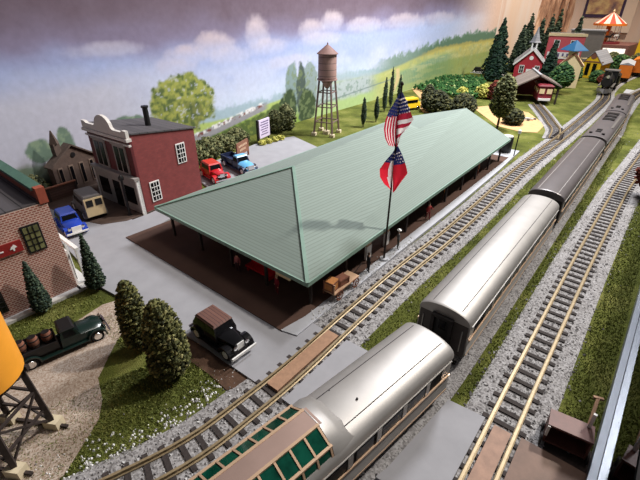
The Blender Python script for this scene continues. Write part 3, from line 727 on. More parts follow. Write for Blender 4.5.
# platform side: bay with tan over white corner boards, eave posts
b = MB(); b.box(L(-18.1,29.3,1.75), (2.6,3.4,3.1)); b.build('bay', K['woodwall'], st)
for y in (27.7, 30.9):
    b = MB(); b.box(L(-16.75,y,2.45), (.2,.75,1.5)); f = b.build('bay_pilaster', K['tanwood'], st)
    b = MB(); b.box(L(-16.72,y,1.05), (.24,.79,1.4)); b.build('pilaster_base', K['white'], f)
for i, y in enumerate([19.4,24,34.6,39.4,44.2,49,53.8,58.6,63.2]):
    b = MB(); b.box(L(-16.6,y,1.75), (.22,.22,3.0)); b.bar(L(-16.6,y,2.2), L(-16.6,y+.9,3.2), .14, .14); b.bar(L(-16.6,y,2.2), L(-16.6,y-.9,3.2), .14, .14)
    b.build('post', K['timber'], st)
for x in (-34.3,-29.8,-25.4,-21):
    b = MB(); b.box(L(x,18.9,1.75), (.22,.22,3.0)); b.bar(L(x,18.9,2.2), L(x+.9,18.9,3.2), .14, .14); b.bar(L(x,18.9,2.2), L(x-.9,18.9,3.2), .14, .14)
    b.build('post', K['timber'], st)
b = MB(); b.box(L(-18.3,18.15,2.95), (1.5,.1,.5)); b.build('hanging_board', K['cream'], st)

t = thing('bench', 'red bench against the station end wall under the green eave', 'bench', (-22.6, 19.7, .18), 0)
b = MB(); b.box((0,0,.55), (3.0,.8,.14)); b.build('seat', K['red'], t)
b = MB(); b.box((0,.42,1.15), (3.0,.12,1.2)); b.build('backrest', K['red'], t)
for sx in (-1.3,1.3):
    b = MB(); b.box((sx,0,.24), (.14,.7,.48)); b.build('leg', K['red'], t)

# ---------------------------------------------------------------- people
def person(label, loc, rz, h, top, bottom, hair, pose='stand', arm=0, hatm=None):
    k = h/1.75
    J = {'pel':(0,0,.93),'waist':(0,.01,1.08),'chest':(0,.0,1.3),'neck':(0,.01,1.47),'head':(0,-.01,1.6),'crown':(0,0,1.69)}
    V = []; E = []; Rr = []
    def v(p, r): V.append(Vector(p)*k); Rr.append(r*k); return len(V)-1
    pel = v((0,0,.93),.15); wa = v((0,.01,1.1),.13); ch = v((0,0,1.33),.155); nk = v((0,.01,1.49),.055); hd = v((0,-.015,1.6),.1); cr = v((0,0,1.7),.085)
    E += [(pel,wa),(wa,ch),(ch,nk),(nk,hd),(hd,cr)]
    for s in (-1,1):
        st_ = .09 if pose == 'walk' else 0
        hip = v((s*.1,0,.86),.1); kn = v((s*.11,-.02-s*st_,.48),.07); an = v((s*.115,.03+s*st_*1.4*-1,.08),.045); to = v((s*.13,-.12+s*st_*-1.4,.04),.04)
        E += [(pel,hip),(hip,kn),(kn,an),(an,to)]
        sh = v((s*.19,0,1.38),.065); 
        if arm and s == 1: el = v((s*.27,-.14,1.16),.048); ha = v((s*.2,-.36,1.2),.035); hb = v((s*.19,-.44,1.21),.03)
        else: el = v((s*.25,.03,1.12),.048); ha = v((s*.26,-.06,.87),.034); hb = v((s*.26,-.08,.78),.03)
        E += [(ch,sh),(sh,el),(el,ha),(ha,hb)]
    me = bpy.data.meshes.new('person_skin'); me.from_pydata(V, E, [])
    o = bpy.data.objects.new('person', me); C.objects.link(o)
    sk = o.modifiers.new('s', 'SKIN'); sk.use_smooth_shade = True; o.modifiers.new('d', 'SUBSURF').levels = 1
    for i, r in enumerate(Rr):
        me.skin_vertices[0].data[i].radius = (r, r); me.skin_vertices[0].data[i].use_root = i == 0
    dg = bpy.context.evaluated_depsgraph_get(); dg.update()
    nm = bpy.data.meshes.new_from_object(o.evaluated_get(dg)); bpy.data.objects.remove(o)
    nm.name = 'person'; nm.materials.clear()
    for mm in (K['skin'], top, bottom, K['black']): nm.materials.append(mm)
    for p in nm.polygons:
        c = p.center/k; z = c.z
        p.material_index = 3 if z < .1 else 2 if z < .98 and abs(c.x) < .23 else 0 if z > 1.46 or (z < .88 and abs(c.x) >= .23) else 1
    o = bpy.data.objects.new('person', nm); C.objects.link(o); o.location = loc; o.rotation_euler = (0,0,rz)
    tag(o, label, 'person')
    b = MB(); b.lathe([(.02,.12),(.08,.1),(.115,.03),(.11,-.03),(.09,-.06)], (0,.02*k,0), 12)
    b.v = [(x*k, (y-.02*k)*k+.015*k, (z+1.66)*k) for x,y,z in b.v]; b.build('hair', hair, o, smooth=60)
    b = MB(); b.add([(-.016*k,-.105*k,1.6*k),(.016*k,-.105*k,1.6*k),(0,-.14*k,1.585*k),(0,-.1*k,1.63*k)], [(0,1,2),(0,2,3),(1,3,2)])
    b.build('nose', K['skin'], o)
    if hatm:
        b = MB(); b.lathe([(.17,0),(.17,.015),(.1,.02),(.095,.1),(.02,.11)], (0,0,0), 12); b.v = [(x*k,y*k,(z+1.69)*k) for x,y,z in b.v]; b.build('hat', hatm, o, smooth=40)
    return o
mk = lambda n, c: M(n, rgb(*c), .8, 0, 4, .1)
person('standing person in a grey coat and white cap at the platform edge by the flagpole', (-15.45,31.0,.3), 2.2, 2.15, mk('cloth_grey',(108,108,108)), mk('cloth_olive',(70,72,62)), K['bark'], hatm=K['white'])
person('person in a red outfit on the platform under the front eave', (-16.05,38.6,.3), 1.2, 2.0, mk('cloth_red',(150,50,48)), mk('cloth_red2',(120,44,44)), K['bark'], 'walk', 1)
person('person in an orange jacket by the station wall, fourth along the platform', (-16.9,44.6,.3), 1.8, 2.0, mk('cloth_orange',(196,112,52)), mk('cloth_brown',(96,60,40)), K['black'], 'walk')
person('person in dark clothes beside the baggage wagon on the platform', (-15.5,25.9,.3), 2.6, 2.0, mk('cloth_dark',(36,34,38)), mk('cloth_dark2',(30,28,32)), K['bark'], 'stand', 1)
person('person in a crimson coat under the near end of the roof', (-19.5,18.6,.18), -.3, 1.95, mk('cloth_crimson',(140,28,44)), mk('cloth_maroon',(96,24,36)), K['tanwood'])
person('person in a dusty pink top under the eave left of the red bench', (-24.4,18.7,.18), .2, 1.95, mk('cloth_pink',(170,96,96)), mk('cloth_plum',(70,40,44)), K['bark'])
person('person in a brown coat near the far end of the platform', (-16.8,55.2,.3), 1.7, 2.0, mk('cloth_tan',(150,84,54)), mk('cloth_rust',(110,52,36)), K['bark'])

# baggage wagon with its load
t = thing('baggage_wagon', 'wooden platform baggage wagon with spoked wheels in front of the station', 'wagon', (-15.75,22.3,.3), PI/2)
b = MB(); b.box((0,0,.75), (3.4,1.2,.12)); b.build('deck', K['tanwood'], t)
b = MB(); b.bar((1.7,0,.7), (2.9,0,1.2), .07, .07); b.build('handle', K['timber'], t)
b = MB()
for y in (-.5,0,.5): b.box((-1.65,y,1.2), (.08,.08,.9))
b.box((-1.65,0,1.6), (.08,1.2,.08)); b.build('end_rack', K['tanwood'], t)
for x in (-1.1,1.1):
    for y in (-.68,.68):
        b = MB()
        for i in range(16):
            a0, a1 = 2*PI*i/16, 2*PI*(i+1)/16
            b.bar((x+.42*math.cos(a0),y,.44+.42*math.sin(a0)), (x+.42*math.cos(a1),y,.44+.42*math.sin(a1)), .07, .07)
            if i % 2 == 0: b.bar((x,y,.44), (x+.42*math.cos(a0),y,.44+.42*math.sin(a0)), .04, .04)
        b.build('wheel', K['barrel'], t)
def crate(loc, rz, d, label, m):
    t = thing('crate', label, 'crate', loc, rz, 'crates on the baggage wagon')
    b = MB(); b.box((0,0,d[2]/2), d); b.build('box', m, t)
    b = MB()
    for z in (.1, d[2]-.1): b.box((0,0,z), (d[0]+.06,d[1]+.06,.1))
    for sx in (-1,1):
        for sy in (-1,1): b.box((sx*d[0]/2,sy*d[1]/2,d[2]/2), (.1,.1,d[2]))
    b.build('batten', K['barrel'], t)
oc = M('orange_crate', rgb(196,132,76), .7, 0, 4, .2)
crate((-15.8,21.0,1.11), .1, (.8,.9,.9), 'orange brown crate at the near end of the baggage wagon', oc)
crate((-15.7,22.2,1.11), -.1, (.7,1.0,.6), 'dark crate in the middle of the baggage wagon', K['barrel'])

# ---------------------------------------------------------------- flagpole and flags
fp = Vector((-15.5, 28.6, 0)); fa = Vector((.8785,.4777,0)); fn = Vector((.4777,-.8785,0))   # fn points to the tracks
t = thing('flagpole', 'tall dark flagpole carrying two flags on the platform', 'flagpole', (fp.x,fp.y,.3))
b = MB(); b.cyl((0,0,0), (.05,.03,15.3), .1, .06, 10); b.build('pole', K['timber'], t)
b = MB(); b.lathe([(.02,-.15),(.13,-.05),(.13,.05),(.02,.2)], (.05,.03,15.4), 10); b.build('finial', K['timber'], t, smooth=60)
b = MB(); b.cyl((0,0,0), (0,0,.18), .45, .38, 14); b.build('base', K['walk'], t)
def poly_at(P, t):
    n = len(P)-1; i = min(int(t*n), n-1); u = t*n-i; return (P[i][0]*(1-u)+P[i+1][0]*u, P[i][1]*(1-u)+P[i+1][1]*u)
def flag(name, label, panels, mats, stars):
    b = MB()
    for Le, Re, colf, d0, d1, bul in panels:
        n, mcol = 26, 14
        P = []
        for i in range(n+1):
            for j in range(mcol+1):
                tt, s = i/n, j/mcol
                l = poly_at(Le, tt); r = poly_at(Re, tt)
                a = l[0]*(1-s)+r[0]*s; z = l[1]*(1-s)+r[1]*s
                dd = d0*(1-s)+d1*s+bul*math.sin(PI*s)*math.sin(PI*min(1, tt*1.1))+.05*math.sin(9*s+4*tt)
                P.append(tuple(fa*a+fn*dd+Vector((0,0,z))))
        for i in range(n):
            for j in range(mcol):
                b.k = colf((i+.5)/n, (j+.5)/mcol)
                q = [P[i*(mcol+1)+j], P[i*(mcol+1)+j+1], P[(i+1)*(mcol+1)+j+1], P[(i+1)*(mcol+1)+j]]
                b.add(q, [(0,1,2,3)])
        for (tt, s) in stars:
            if colf(tt, s) != 2: continue
            l = poly_at(Le, tt); r = poly_at(Re, tt)
            a = l[0]*(1-s)+r[0]*s; z = l[1]*(1-s)+r[1]*s
            dd = d0*(1-s)+d1*s+bul*math.sin(PI*s)*math.sin(PI*min(1, tt*1.1))+.05*math.sin(9*s+4*tt)+.05
            pts = []
            for q in range(10):
                rr = .085 if q % 2 == 0 else .036
                pts.append(tuple(fa*(a+rr*math.sin(q*PI/5))+fn*dd+Vector((0,0,z+rr*math.cos(q*PI/5)))))
            b.k = 1; b.add(pts, [tuple(range(10))])
    o = b.build(name, mats, None, (fp.x, fp.y, 0), fix=False)
    return tag(o, label, 'flag')
usL = ([(.06,15.2),(-.35,14.4),(-.75,13.65),(-.95,12.95),(-1.02,12.26),(-.85,11.5),(-.51,10.92)], [(.06,15.2),(.04,14.4),(0,13.6),(-.02,12.9),(0,12.2),(.08,11.5),(.17,11.0)])
usR = ([(.06,15.2),(.04,14.4),(0,13.6),(-.02,12.9),(0,12.2),(.08,11.5),(.17,11.0)], [(.08,15.2),(.5,14.5),(.86,13.75),(1.2,13.1),(.8,12.4),(.4,11.9),(.19,11.0)])
def us_l(t, s): return 2 if t < .38+.04*(1-s) else (0 if int((s)*9) % 2 == 0 else 1)
def us_r(t, s): return 2 if t < .36 else (0 if int((t-.36)/.64*7+.0) % 2 == 0 else 1)
stars = [(.12+.055*i, .12+.2*j+(.1 if i % 2 else 0)) for i in range(6) for j in range(5)]
flag('flag', 'drooping United States flag with stars and stripes near the pole top', [usL+(us_l,-.35,.12,.25), usR+(us_r,.12,-.3,.1)], [K['flagred2'],K['flagwhite'],K['flagblue']], stars)
gaL = ([(.17,11.0),(-.2,10.3),(-.7,9.6),(-1.08,8.9),(-1.0,8.2),(-.6,7.6),(-.1,7.2)], [(.17,11.0),(.1,10.4),(.02,9.8),(.02,9.2),(.05,8.5),(.12,7.8),(.2,7.05)])
gaR = ([(.17,11.0),(.1,10.4),(.02,9.8),(.02,9.2),(.05,8.5),(.12,7.8),(.2,7.05)], [(.2,11.0),(.5,10.5),(.8,9.9),(1.05,9.3),(1.24,8.7),(.8,7.95),(.35,7.05)])
def ga_l(t, s): return 2 if t < .34-.02*s else (0 if s < .62-.2*max(0, t-.6) else 1)
def ga_r(t, s): return 2 if t < .42 else 0
flag('flag', 'drooping red and white flag with a starred blue canton, below the striped one', [gaL+(ga_l,-.35,.12,.25), gaR+(ga_r,.12,-.3,.1)], [K['fieldred'],K['flagwhite'],K['flagblue']], [(.16+.07*i, .25+.25*j+(.12 if i % 2 else 0)) for i in range(4) for j in range(3)])

# ---------------------------------------------------------------- road vehicles (front towards +x)
def wheel(parent, x, y, r=.38, wd=.2, whitewall=True):
    s = 1 if y > 0 else -1
    b = MB(); b.cyl((x,y-wd/2,r), (x,y+wd/2,r), r, n=18); o = b.build('wheel', K['tyre'], parent, smooth=40)
    b = MB(); b.cyl((x,y+s*wd/2,r), (x,y+s*(wd/2+.03),r), r*.68, r*.62, 16); b.build('hub', K['white'] if whitewall else K['chrome'], o, smooth=40)
def fender(parent, x, y, m, r=.58, wd=.42):
    b = MB(); po = [(x+r*math.cos(a), .36+r*math.sin(a)*.98) for a in np.linspace(-.15, PI+.1, 12)]
    pi_ = [(x+(r-.09)*math.cos(a), .36+(r-.09)*math.sin(a)*.98) for a in np.linspace(PI+.1, -.15, 12)]
    n = 12
    for i in range(n-1):
        q = [po[i], po[i+1], pi_[n-2-i], pi_[n-1-i]]; b.ext(q, 'y', y-wd/2, y+wd/2)
    b.build('fender', m, parent, smooth=50)
def trap(b, x0, x1, z0, z1, w0, w1, i0=0, i1=0):
    """a body block from z0 to z1, narrowing from half-width w0 to w1 and inset i0/i1 at the rear/front"""
    b.add([(x0,-w0,z0),(x1,-w0,z0),(x1,w0,z0),(x0,w0,z0),(x0+i0,-w1,z1),(x1-i1,-w1,z1),(x1-i1,w1,z1),(x0+i0,w1,z1)],
          [(0,3,2,1),(4,5,6,7),(0,1,5,4),(1,2,6,5),(2,3,7,6),(3,0,4,7)])
def auto(label, loc, rz, body, roofm, kind, fend=None, hoodm=None, front=None, nm='car', bedm=None, k=1.0, ww=True):
    fend = fend or body; hoodm = hoodm or body
    t = thing(nm, label, 'truck' if nm in ('pickup_truck','flatbed_truck') else nm if nm == 'van' else 'car', loc, rz); t.scale = (k, k, k)
    truck = kind == 'truck'; old = kind == 'sedan'
    xf, xr = 1.45, (-2.3 if truck else -1.35)
    b = MB(); trap(b, xr-.75, xf+.5, .38, .62, .62, .62); b.build('chassis', K['iron'], t)
    b = MB()
    if old:
        rings = [[(x, -w_, z0), (x, -w_, z1-.12), (x, -w_*.55, z1), (x, w_*.55, z1), (x, w_, z1-.12), (x, w_, z0)] for x, w_, z0, z1 in [(.55,.62,.55,1.22),(1.2,.5,.55,1.18),(1.85,.38,.55,1.12)]]
    else:
        rings = [[(x, -w_, z0), (x, -w_, z1-.2), (x, -w_*.6, z1), (x, w_*.6, z1), (x, w_, z1-.2), (x, w_, z0)] for x, w_, z0, z1 in [(.5,.78,.5,1.22),(1.3,.72,.5,1.16),(1.9,.62,.5,1.02),(2.08,.5,.5,.86)]]
    b.loft(rings); b.build('hood', hoodm, t, smooth=35)
    cx0 = -.55 if truck else -1.75
    b = MB(); trap(b, cx0, .6, .5, 1.12, .78, .78, .05, 0); trap(b, cx0+.03, .58, 1.12, 1.68, .77, .66, .14 if truck else .3, .22); b.build('cabin', body, t)
    b = MB(); trap(b, cx0+.1 if truck else cx0+.26, .42, 1.66, 1.78, .7, .6, .1, .12); b.build('roof', roofm, t)
    for s in (-1, 1):
        b = MB(); x0 = cx0+.25 if truck else cx0+.5
        for xa, xb in (((x0, .3),) if truck else ((x0, -.5), (-.38, .3))):
            b.add([(xa,s*.775,1.18),(xb+.08,s*.775,1.18),(xb,s*.70,1.58),(xa,s*.70,1.58)], [(0,1,2,3)])
        b.build('side_window', K['darkglass'], t)
        fender(t, xf, s*.72, fend); fender(t, xr, s*.72, fend)
        wheel(t, xf, s*.76, whitewall=ww); wheel(t, xr, s*.76, whitewall=ww)
        b = MB(); b.box(((xf+xr)/2, s*.82, .42), (xf-xr-1.1, .3, .06)); b.build('running_board', fend, t)
        b = MB(); b.lathe([(.02,-.12),(.13,-.04),(.15,.06),(.1,.09)], (0,0,0), 12, Matrix.Translation((1.95 if old else 2.0, s*(.42 if old else .55), .92)) @ Matrix.Rotation(PI/2, 4, 'Y')); b.build('headlight', K['chrome'], t, smooth=50)
    b = MB(); b.add([(.585,-.62,1.2),(.585,.62,1.2),(.40,.55,1.6),(.40,-.55,1.6)], [(0,1,2,3)]); b.build('windscreen', K['darkglass'], t)
    b = MB(); b.box((1.9 if old else 2.1,0,.82), (.06,.5 if old else .8,.5)); b.build('grille', front or K['chrome'], t)
    b = MB(); b.box((2.2,0,.5), (.1,1.8,.14)); b.build('bumper', front or K['chrome'], t)
    b = MB(); b.box((xr-.8,0,.5), (.1,1.7,.14)); b.build('bumper', K['chrome'], t)
    if truck:
        b = MB(); b.box((-1.9,0,.72), (2.5,1.5,.1))
        for s in (-1,1): b.box((-1.9,s*.74,.98), (2.5,.07,.5))
        b.box((-.68,0,.98), (.07,1.5,.5)); b.box((-3.12,0,.98), (.07,1.5,.5)); b.build('bed', bedm or body, t)
    return t
auto('black vintage sedan with a brown fabric roof parked by the rounded shrubs', (-18.8,12.3,.2), -.02, K['blackgloss'], K['brownroof'], 'sedan', front=K['white'], k=1.13)
auto('red vintage car parked behind the station beside the brick building', (-43.9,31.5,.2), -.2, K['red'], K['red'], 'sedan', hoodm=K['red'], k=1.25)
auto('light blue pickup truck with navy sides parked next to the red car', (-43.6,36.0,.2), -.15, K['navy'], K['blue'], 'truck', fend=K['navy'], hoodm=K['blue'], nm='pickup_truck', k=1.25)
auto('cobalt blue car with a white nose parked at the left brick building', (-44.0,12.9,.16), -.12, K['cobalt'], K['cobalt'], 'coupe', front=K['white'], k=1.12)
# delivery van, its cream tail to the street
t = thing('van', 'grey delivery van with a cream tailgate parked by the tall brick building', 'van', (-46.6,16.0,.16), PI-.12); t.scale = (1.2,1.2,1.2)
b = MB(); trap(b, -2.3, .9, .45, 1.3, .85, .85); trap(b, -2.3, .7, 1.3, 2.25, .85, .75, .05, .3); b.build('body', K['greypaint'], t)
b = MB(); trap(b, .9, 2.1, .45, 1.25, .75, .6, 0, .15); b.build('hood', K['greypaint'], t)
b = MB(); b.box((-2.33,0,1.35), (.08,1.6,1.7)); d = b.build('tailgate', K['cream'], t)
b = MB(); b.box((-2.39,.38,1.75), (.05,.55,.6)); b.box((-2.39,-.38,1.75), (.05,.55,.6)); b.build('tail_window', K['black'], d)
b = MB(); trap(b, -2.2, .4, 2.24, 2.34, .74, .66); b.build('roof', K['greypaint'], t)
for s in (-1,1):
    b = MB(); b.box((-.7,s*.84,1.7), (2.2,.05,.4)); b.build('side_window', K['darkglass'], t)
    for x in (-1.5,1.3): wheel(t, x, s*.82, .42); fender(t, x, s*.78, K['greypaint'])
# dark green truck with barrels
t = auto('dark green truck loaded with barrels on the gravel drive', (-26.8,5.5,.06), PI/2-.17, K['dkgreen'], K['black'], 'truck', nm='flatbed_truck', bedm=K['black'], ww=False, k=1.08)
for i, (dx, dy) in enumerate([(-1.15,.3),(-1.95,.3),(-2.7,.3)]):
    q = Matrix.Rotation(PI/2-.17, 4, 'Z') @ Vector((dx, dy, 0))
    lab = ['brown barrel nearest the cab in the green truck bed','brown barrel in the middle of the green truck bed','brown barrel at the tail of the green truck bed'][i]
    tb = thing('barrel', lab, 'barrel', (-26.8+q.x, 5.5+q.y, .84), 0, 'barrels in the green truck')
    b = MB(); b.lathe([(.24,0),(.33,.25),(.35,.42),(.33,.6),(.25,.84)], n=14); b.build('staves', K['barrel'], tb, smooth=50)
    b = MB()
    for z, r in ((.22,.335),(.62,.335)): b.lathe([(r-.03,z-.04),(r+.012,z-.03),(r+.012,z+.03),(r-.03,z+.04)], n=14)
    b.build('hoop', K['iron'], tb)
    b = MB(); b.cyl((0,0,.82), (0,0,.87), .24, n=14); b.build('lid', K['black'], tb)

# ---------------------------------------------------------------- plants
def leaf(b, p, r, oct_=True):
    a = random.uniform(0, PI); c, s = math.cos(a)*r, math.sin(a)*r; h = r*random.uniform(.5,1.1)
    x, y, z = p
    b.add([(x+c,y+s,z),(x-s,y+c,z+h*.3),(x-c,y-s,z),(x+s,y-c,z-h*.3),(x,y,z+h),(x,y,z-h)], [(0,1,4),(1,2,4),(2,3,4),(3,0,4),(1,0,5),(2,1,5),(3,2,5),(0,3,5)])
def prof_r(P, z):
    for (r0,z0),(r1,z1) in zip(P, P[1:]):
        if z0 <= z <= z1: return r0+(r1-r0)*(z-z0)/max(1e-6, z1-z0)
    return 0
def plant(name, label, cat, loc, P, n, lr, lm, trunk=.2, th=None, group=None, jit=.18, core=.86, lean=(0,0)):
    """foliage set round a profile [(radius, height)...] on a trunk"""
    t = thing(name, label, cat, loc, random.uniform(0, 6), group)
    z0, z1 = P[0][1], P[-1][1]
    b = MB(); b.lathe([(max(.02, r*core), z) for r, z in P], n=10)
    N = len(P)*10; b.v = [(x*random.uniform(.9,1.05), y*random.uniform(.9,1.05), z) for x, y, z in b.v]
    zs = []; tot = 0
    k = 0
    while k < n:
        z = random.uniform(z0, z1); r = prof_r(P, z); rm = max(q[0] for q in P)
        if random.random() > (r+.08*rm)/rm: continue
        a = random.uniform(0, 2*PI); rr = r*(1+random.uniform(-jit, jit))
        leaf(b, (rr*math.cos(a), rr*math.sin(a), z), lr*random.uniform(.6,1.3)); k += 1
    b.build('foliage', lm, t, fix=False)
    b = MB(); b.cyl((0,0,-.05), (0,0,th or z0+.6), trunk, trunk*.8, 8); b.build('trunk', K['bark'], t)
    return t
bul = lambda h, r, z0=.35: [(r*.6,z0),(r*.95,z0+.1*h),(r,z0+.25*h),(r*.96,z0+.45*h),(r*.82,z0+.65*h),(r*.55,z0+.82*h),(r*.25,h-.12),(.05,h)]
rnd = lambda h, r, z0=.3: [(r*.55,z0),(r*.9,z0+.12*h),(r,z0+.32*h),(r*.96,z0+.5*h),(r*.8,z0+.68*h),(r*.52,z0+.84*h),(r*.2,h-.05),(.05,h)]
plant('shrub', 'rounded dark shrub nearer the brick building, first of the pair on the lawn', 'shrub', (-22.75,8.45,0), bul(5.7,.85), 1700, .13, K['arbor'], .3)
plant('shrub', 'rounded dark shrub beside the black sedan, nearer the tracks', 'shrub', (-18.95,8.4,0), bul(6.1,1.1), 2000, .13, K['arbor'], .3)
cone = lambda h, r, z0=.4: [(r*.8,z0),(r,z0+.1*h),(r*.74,z0+.35*h),(r*.46,z0+.62*h),(r*.2,z0+.82*h),(.03,h)]
plant('conifer', 'slim dark conifer against the left brick wall below the sign', 'tree', (-32.1,5.7,0), cone(4.6,.62), 1000, .11, K['pine'], .14)
plant('conifer', 'slim dark conifer at the corner of the left brick building by the street', 'tree', (-31.7,9.7,0), cone(5.3,.66), 1100, .11, K['pine'], .14)
for i, (x, y, h) in enumerate([(-43.8,67.2,5.6),(-44,72.1,5.0),(-47.4,80.8,7.2),(-48.4,85.1,8.8),(-45.5,83.5,7.6)]):
    lab = ['slender dark cypress nearest the water tower','slender dark cypress, second from the water tower','slender dark cypress in the middle of the row behind the roof','tallest slender dark cypress behind the striped flag','slender dark cypress just left of the striped flag top'][i]
    plant('cypress', lab, 'tree', (x,y,0), [(.15,.6),(.36,1.3),(.44,h*.4),(.34,h*.7),(.14,h*.92),(.02,h)], 420, .14, K['pine'], .12, group='cypress row on the meadow', th=1.2)
plant('tree', 'tall ragged dark tree beyond the far end of the station roof', 'tree', (-23.1,82,0), [(.4,2.4),(1.2,3.2),(1.7,4.6),(1.5,6.4),(1.35,8.2),(.7,9.4),(.1,10.0)], 1300, .27, K['leafolive'], .22, th=5, jit=.35, core=.6)
for x, y, h, r, lab, lm in [(-38.6,88.2,4.6,2.5,'dark bushy thicket behind the far station roof, left part','leafdark'),(-33.6,90.8,4.2,2.2,'dark bushy thicket behind the far station roof, right part','leafdark'),(-42.2,91.4,5.0,1.3,'tall dark bush at the left of the thicket by the sandy trail','leafdark')]:
    plant('bush', lab, 'bush', (x,y,0), rnd(h,r,.1), 1100, .3, K[lm], .2, jit=.3, group='thicket behind the station')
plant('bush', 'low olive bush beside the ragged tree at the sandy clearing', 'bush', (-22.2,88.5,0), rnd(3,1.6,.1), 420, .3, K['leafdark'], .15, jit=.3)
for x, y, h, r, lab in [(-36.2,110.6,3.4,1.9,'yellow flowering bush at the edge of the crop field'),(-40.9,108.3,2.4,1.2,'smaller yellow flowering bush in the crop field')]:
    plant('bush', lab, 'bush', (x,y,0), rnd(h,r,.1), 420, .3, K['leafyellow'], .15, jit=.3)
plant('bush', 'red brown bush between the yellow bush and the caboose shed', 'bush', (-33.6,110.4,0), rnd(4.4,1.5,.1), 420, .34, K['leafrust'], .15, jit=.3)
plant('bush', 'reddish brown foliage stand-in for an unidentified shape beside the empty track at the right', 'bush', (2.0,62,0), [(.5,1.2),(1.3,1.8),(1.6,3.2),(1.4,5.2),(.8,6.8),(.1,7.8)], 1000, .24, K['leafrust'], .3, jit=.25)  # leaf clump made up to fill in for an unidentified reddish shape
# crops
b = MB()
rows = [(-54.6,109),(-57,132),(-46.5,138),(-36.8,114),(-36.8,106.5),(-44,105)]
def inside(x, y, P):
    c = False
    for (xa,ya),(xb,yb) in zip(P, P[1:]+P[:1]):
        if (ya > y) != (yb > y) and x < (xb-xa)*(y-ya)/(yb-ya)+xa: c = not c
    return c
x = -57.
while x < -36:
    y = 105.
    while y < 138:
        if inside(x, y, rows):
            for _ in range(3): leaf(b, (x+random.gauss(0,.25), y+random.gauss(0,.3), random.uniform(.3,1.5)), random.uniform(.3,.55))
        y += .8
    x += 1.25
tag(b.build('crop_field', K['crop'], fix=False), 'dark green leafy crop rows on the field below the mural hill', 'crops', kind='stuff')
# hedge along the car park
for i, (x, y, h, r) in enumerate([(-51.5,33.5,3.2,1.8),(-52.3,37,3.0,1.9),(-52.8,40.5,2.6,1.8),(-53.6,44,2.8,1.7),(-54.3,53.8,4.0,1.5),(-54.2,56.5,4.6,1.6)]):
    lab = ['green hedge bush behind the red car','green hedge bush behind the blue pickup','green hedge bush right of the blue pickup','green hedge bush behind the brown notice board','green bush just right of the billboard','taller green bush between the billboard and the water tower'][i]
    plant('bush', lab, 'bush', (x,y,0), rnd(h,r,.1), 420, .24, K['leafolive'], .15, jit=.3, group='hedge by the parking area')
# town trees
for i, (x, y, h, r, k, lab) in enumerate([
    (-47,150,17,3.6,'spruce','tall conifer at the left edge of the town, before the cliff'),
    (-43.8,139,11,2.2,'spruce','blue green conifer just left of the red church'),
    (-44.5,164,15,2.6,'pine','dark conifer behind the red church, left of its steeple'),
    (-40.8,171,17,2.4,'pine','dark conifer behind the church steeple'),
    (-40.4,182,18,2.5,'pine','dark conifer between steeple and red hotel'),
    (-30.4,148,11.5,2.0,'spruce','blue green conifer just right of the red church'),
    (-46.4,178,18,3,'pine','dark conifer in front of the canyon rocks'),
    (-31.5,183,17,2.6,'pine','dark conifer behind the red hotel roof'),
    (-41.4,198,19,2.4,'pine','tall dark conifer between the canyon and the framed picture')]):
    plant('conifer', lab, 'tree', (x,y,0), cone(h,r), 620, .5, K[k], .3, group='conifers of the far town', jit=.25)
plant('tree', 'round dark green tree in front of the cream house', 'tree', (-23.0,129,0), [(.5,1.4),(1.7,2.4),(2.3,4.0),(2.0,5.6),(1.1,7),(.1,7.8)], 900, .42, K['leafgreen'], .25, th=3, jit=.3, core=.75)
for x, y, h, r, k, lab in [(-24.6,158,4.6,1.6,'leafgreen','green tree between the red hotel and the yellow station'),(-18.5,158,3.4,1.6,'leafgreen','green bush in front of the yellow station'),(-16.6,156,2.4,1.0,'leafrust','small red bush right of the yellow station'),(-16,185,6,2.8,'leafgreen','green tree below the carousel'),(-19.5,191.5,6,2.4,'leafolive','olive tree left of the carousel terrace'),(-12,196,6,2.6,'leafolive','olive tree right of the carousel terrace')]:
    plant('tree', lab, 'tree', (x,y,0), rnd(h,r,.3), 420, .42, K[k], .2, jit=.3)

# ---------------------------------------------------------------- left brick building
bl = thing('brick_building', 'pink brick shop building with a red sign at the left edge', 'building', (-33.1,0,0))
def Q(x, y, z): return (x+33.1, y, z)
b = MB(); b.box(Q(-39.6,-1.1,4.0), (13,19.6,8.0)); b.build('wall', K['brickL'], bl)
b = MB(); b.box(Q(-39.6,-1.1,8.05), (12.9,19.5,.16)); b.build('roof', K['roofplank'], bl)
b = MB(); b.box(Q(-39.4,8.5,8.45), (12.6,.4,.9)); b.build('parapet', K['brickred'], bl)
b = MB(); b.box(Q(-39.8,8.5,9.0), (12.2,.8,.22)); b.build('coping', K['greycope'], bl)
b = MB(); b.box(Q(-33.3,8.5,8.6), (.6,.6,1.2)); b.build('corner_pier', K['brickred'], bl)
b = MB(); b.box(Q(-32.9,-1.1,.12), (.9,19.8,.24)); b.box(Q(-37,9.2,.12), (9,1.2,.24)); b.build('curb', K['curb'], bl)
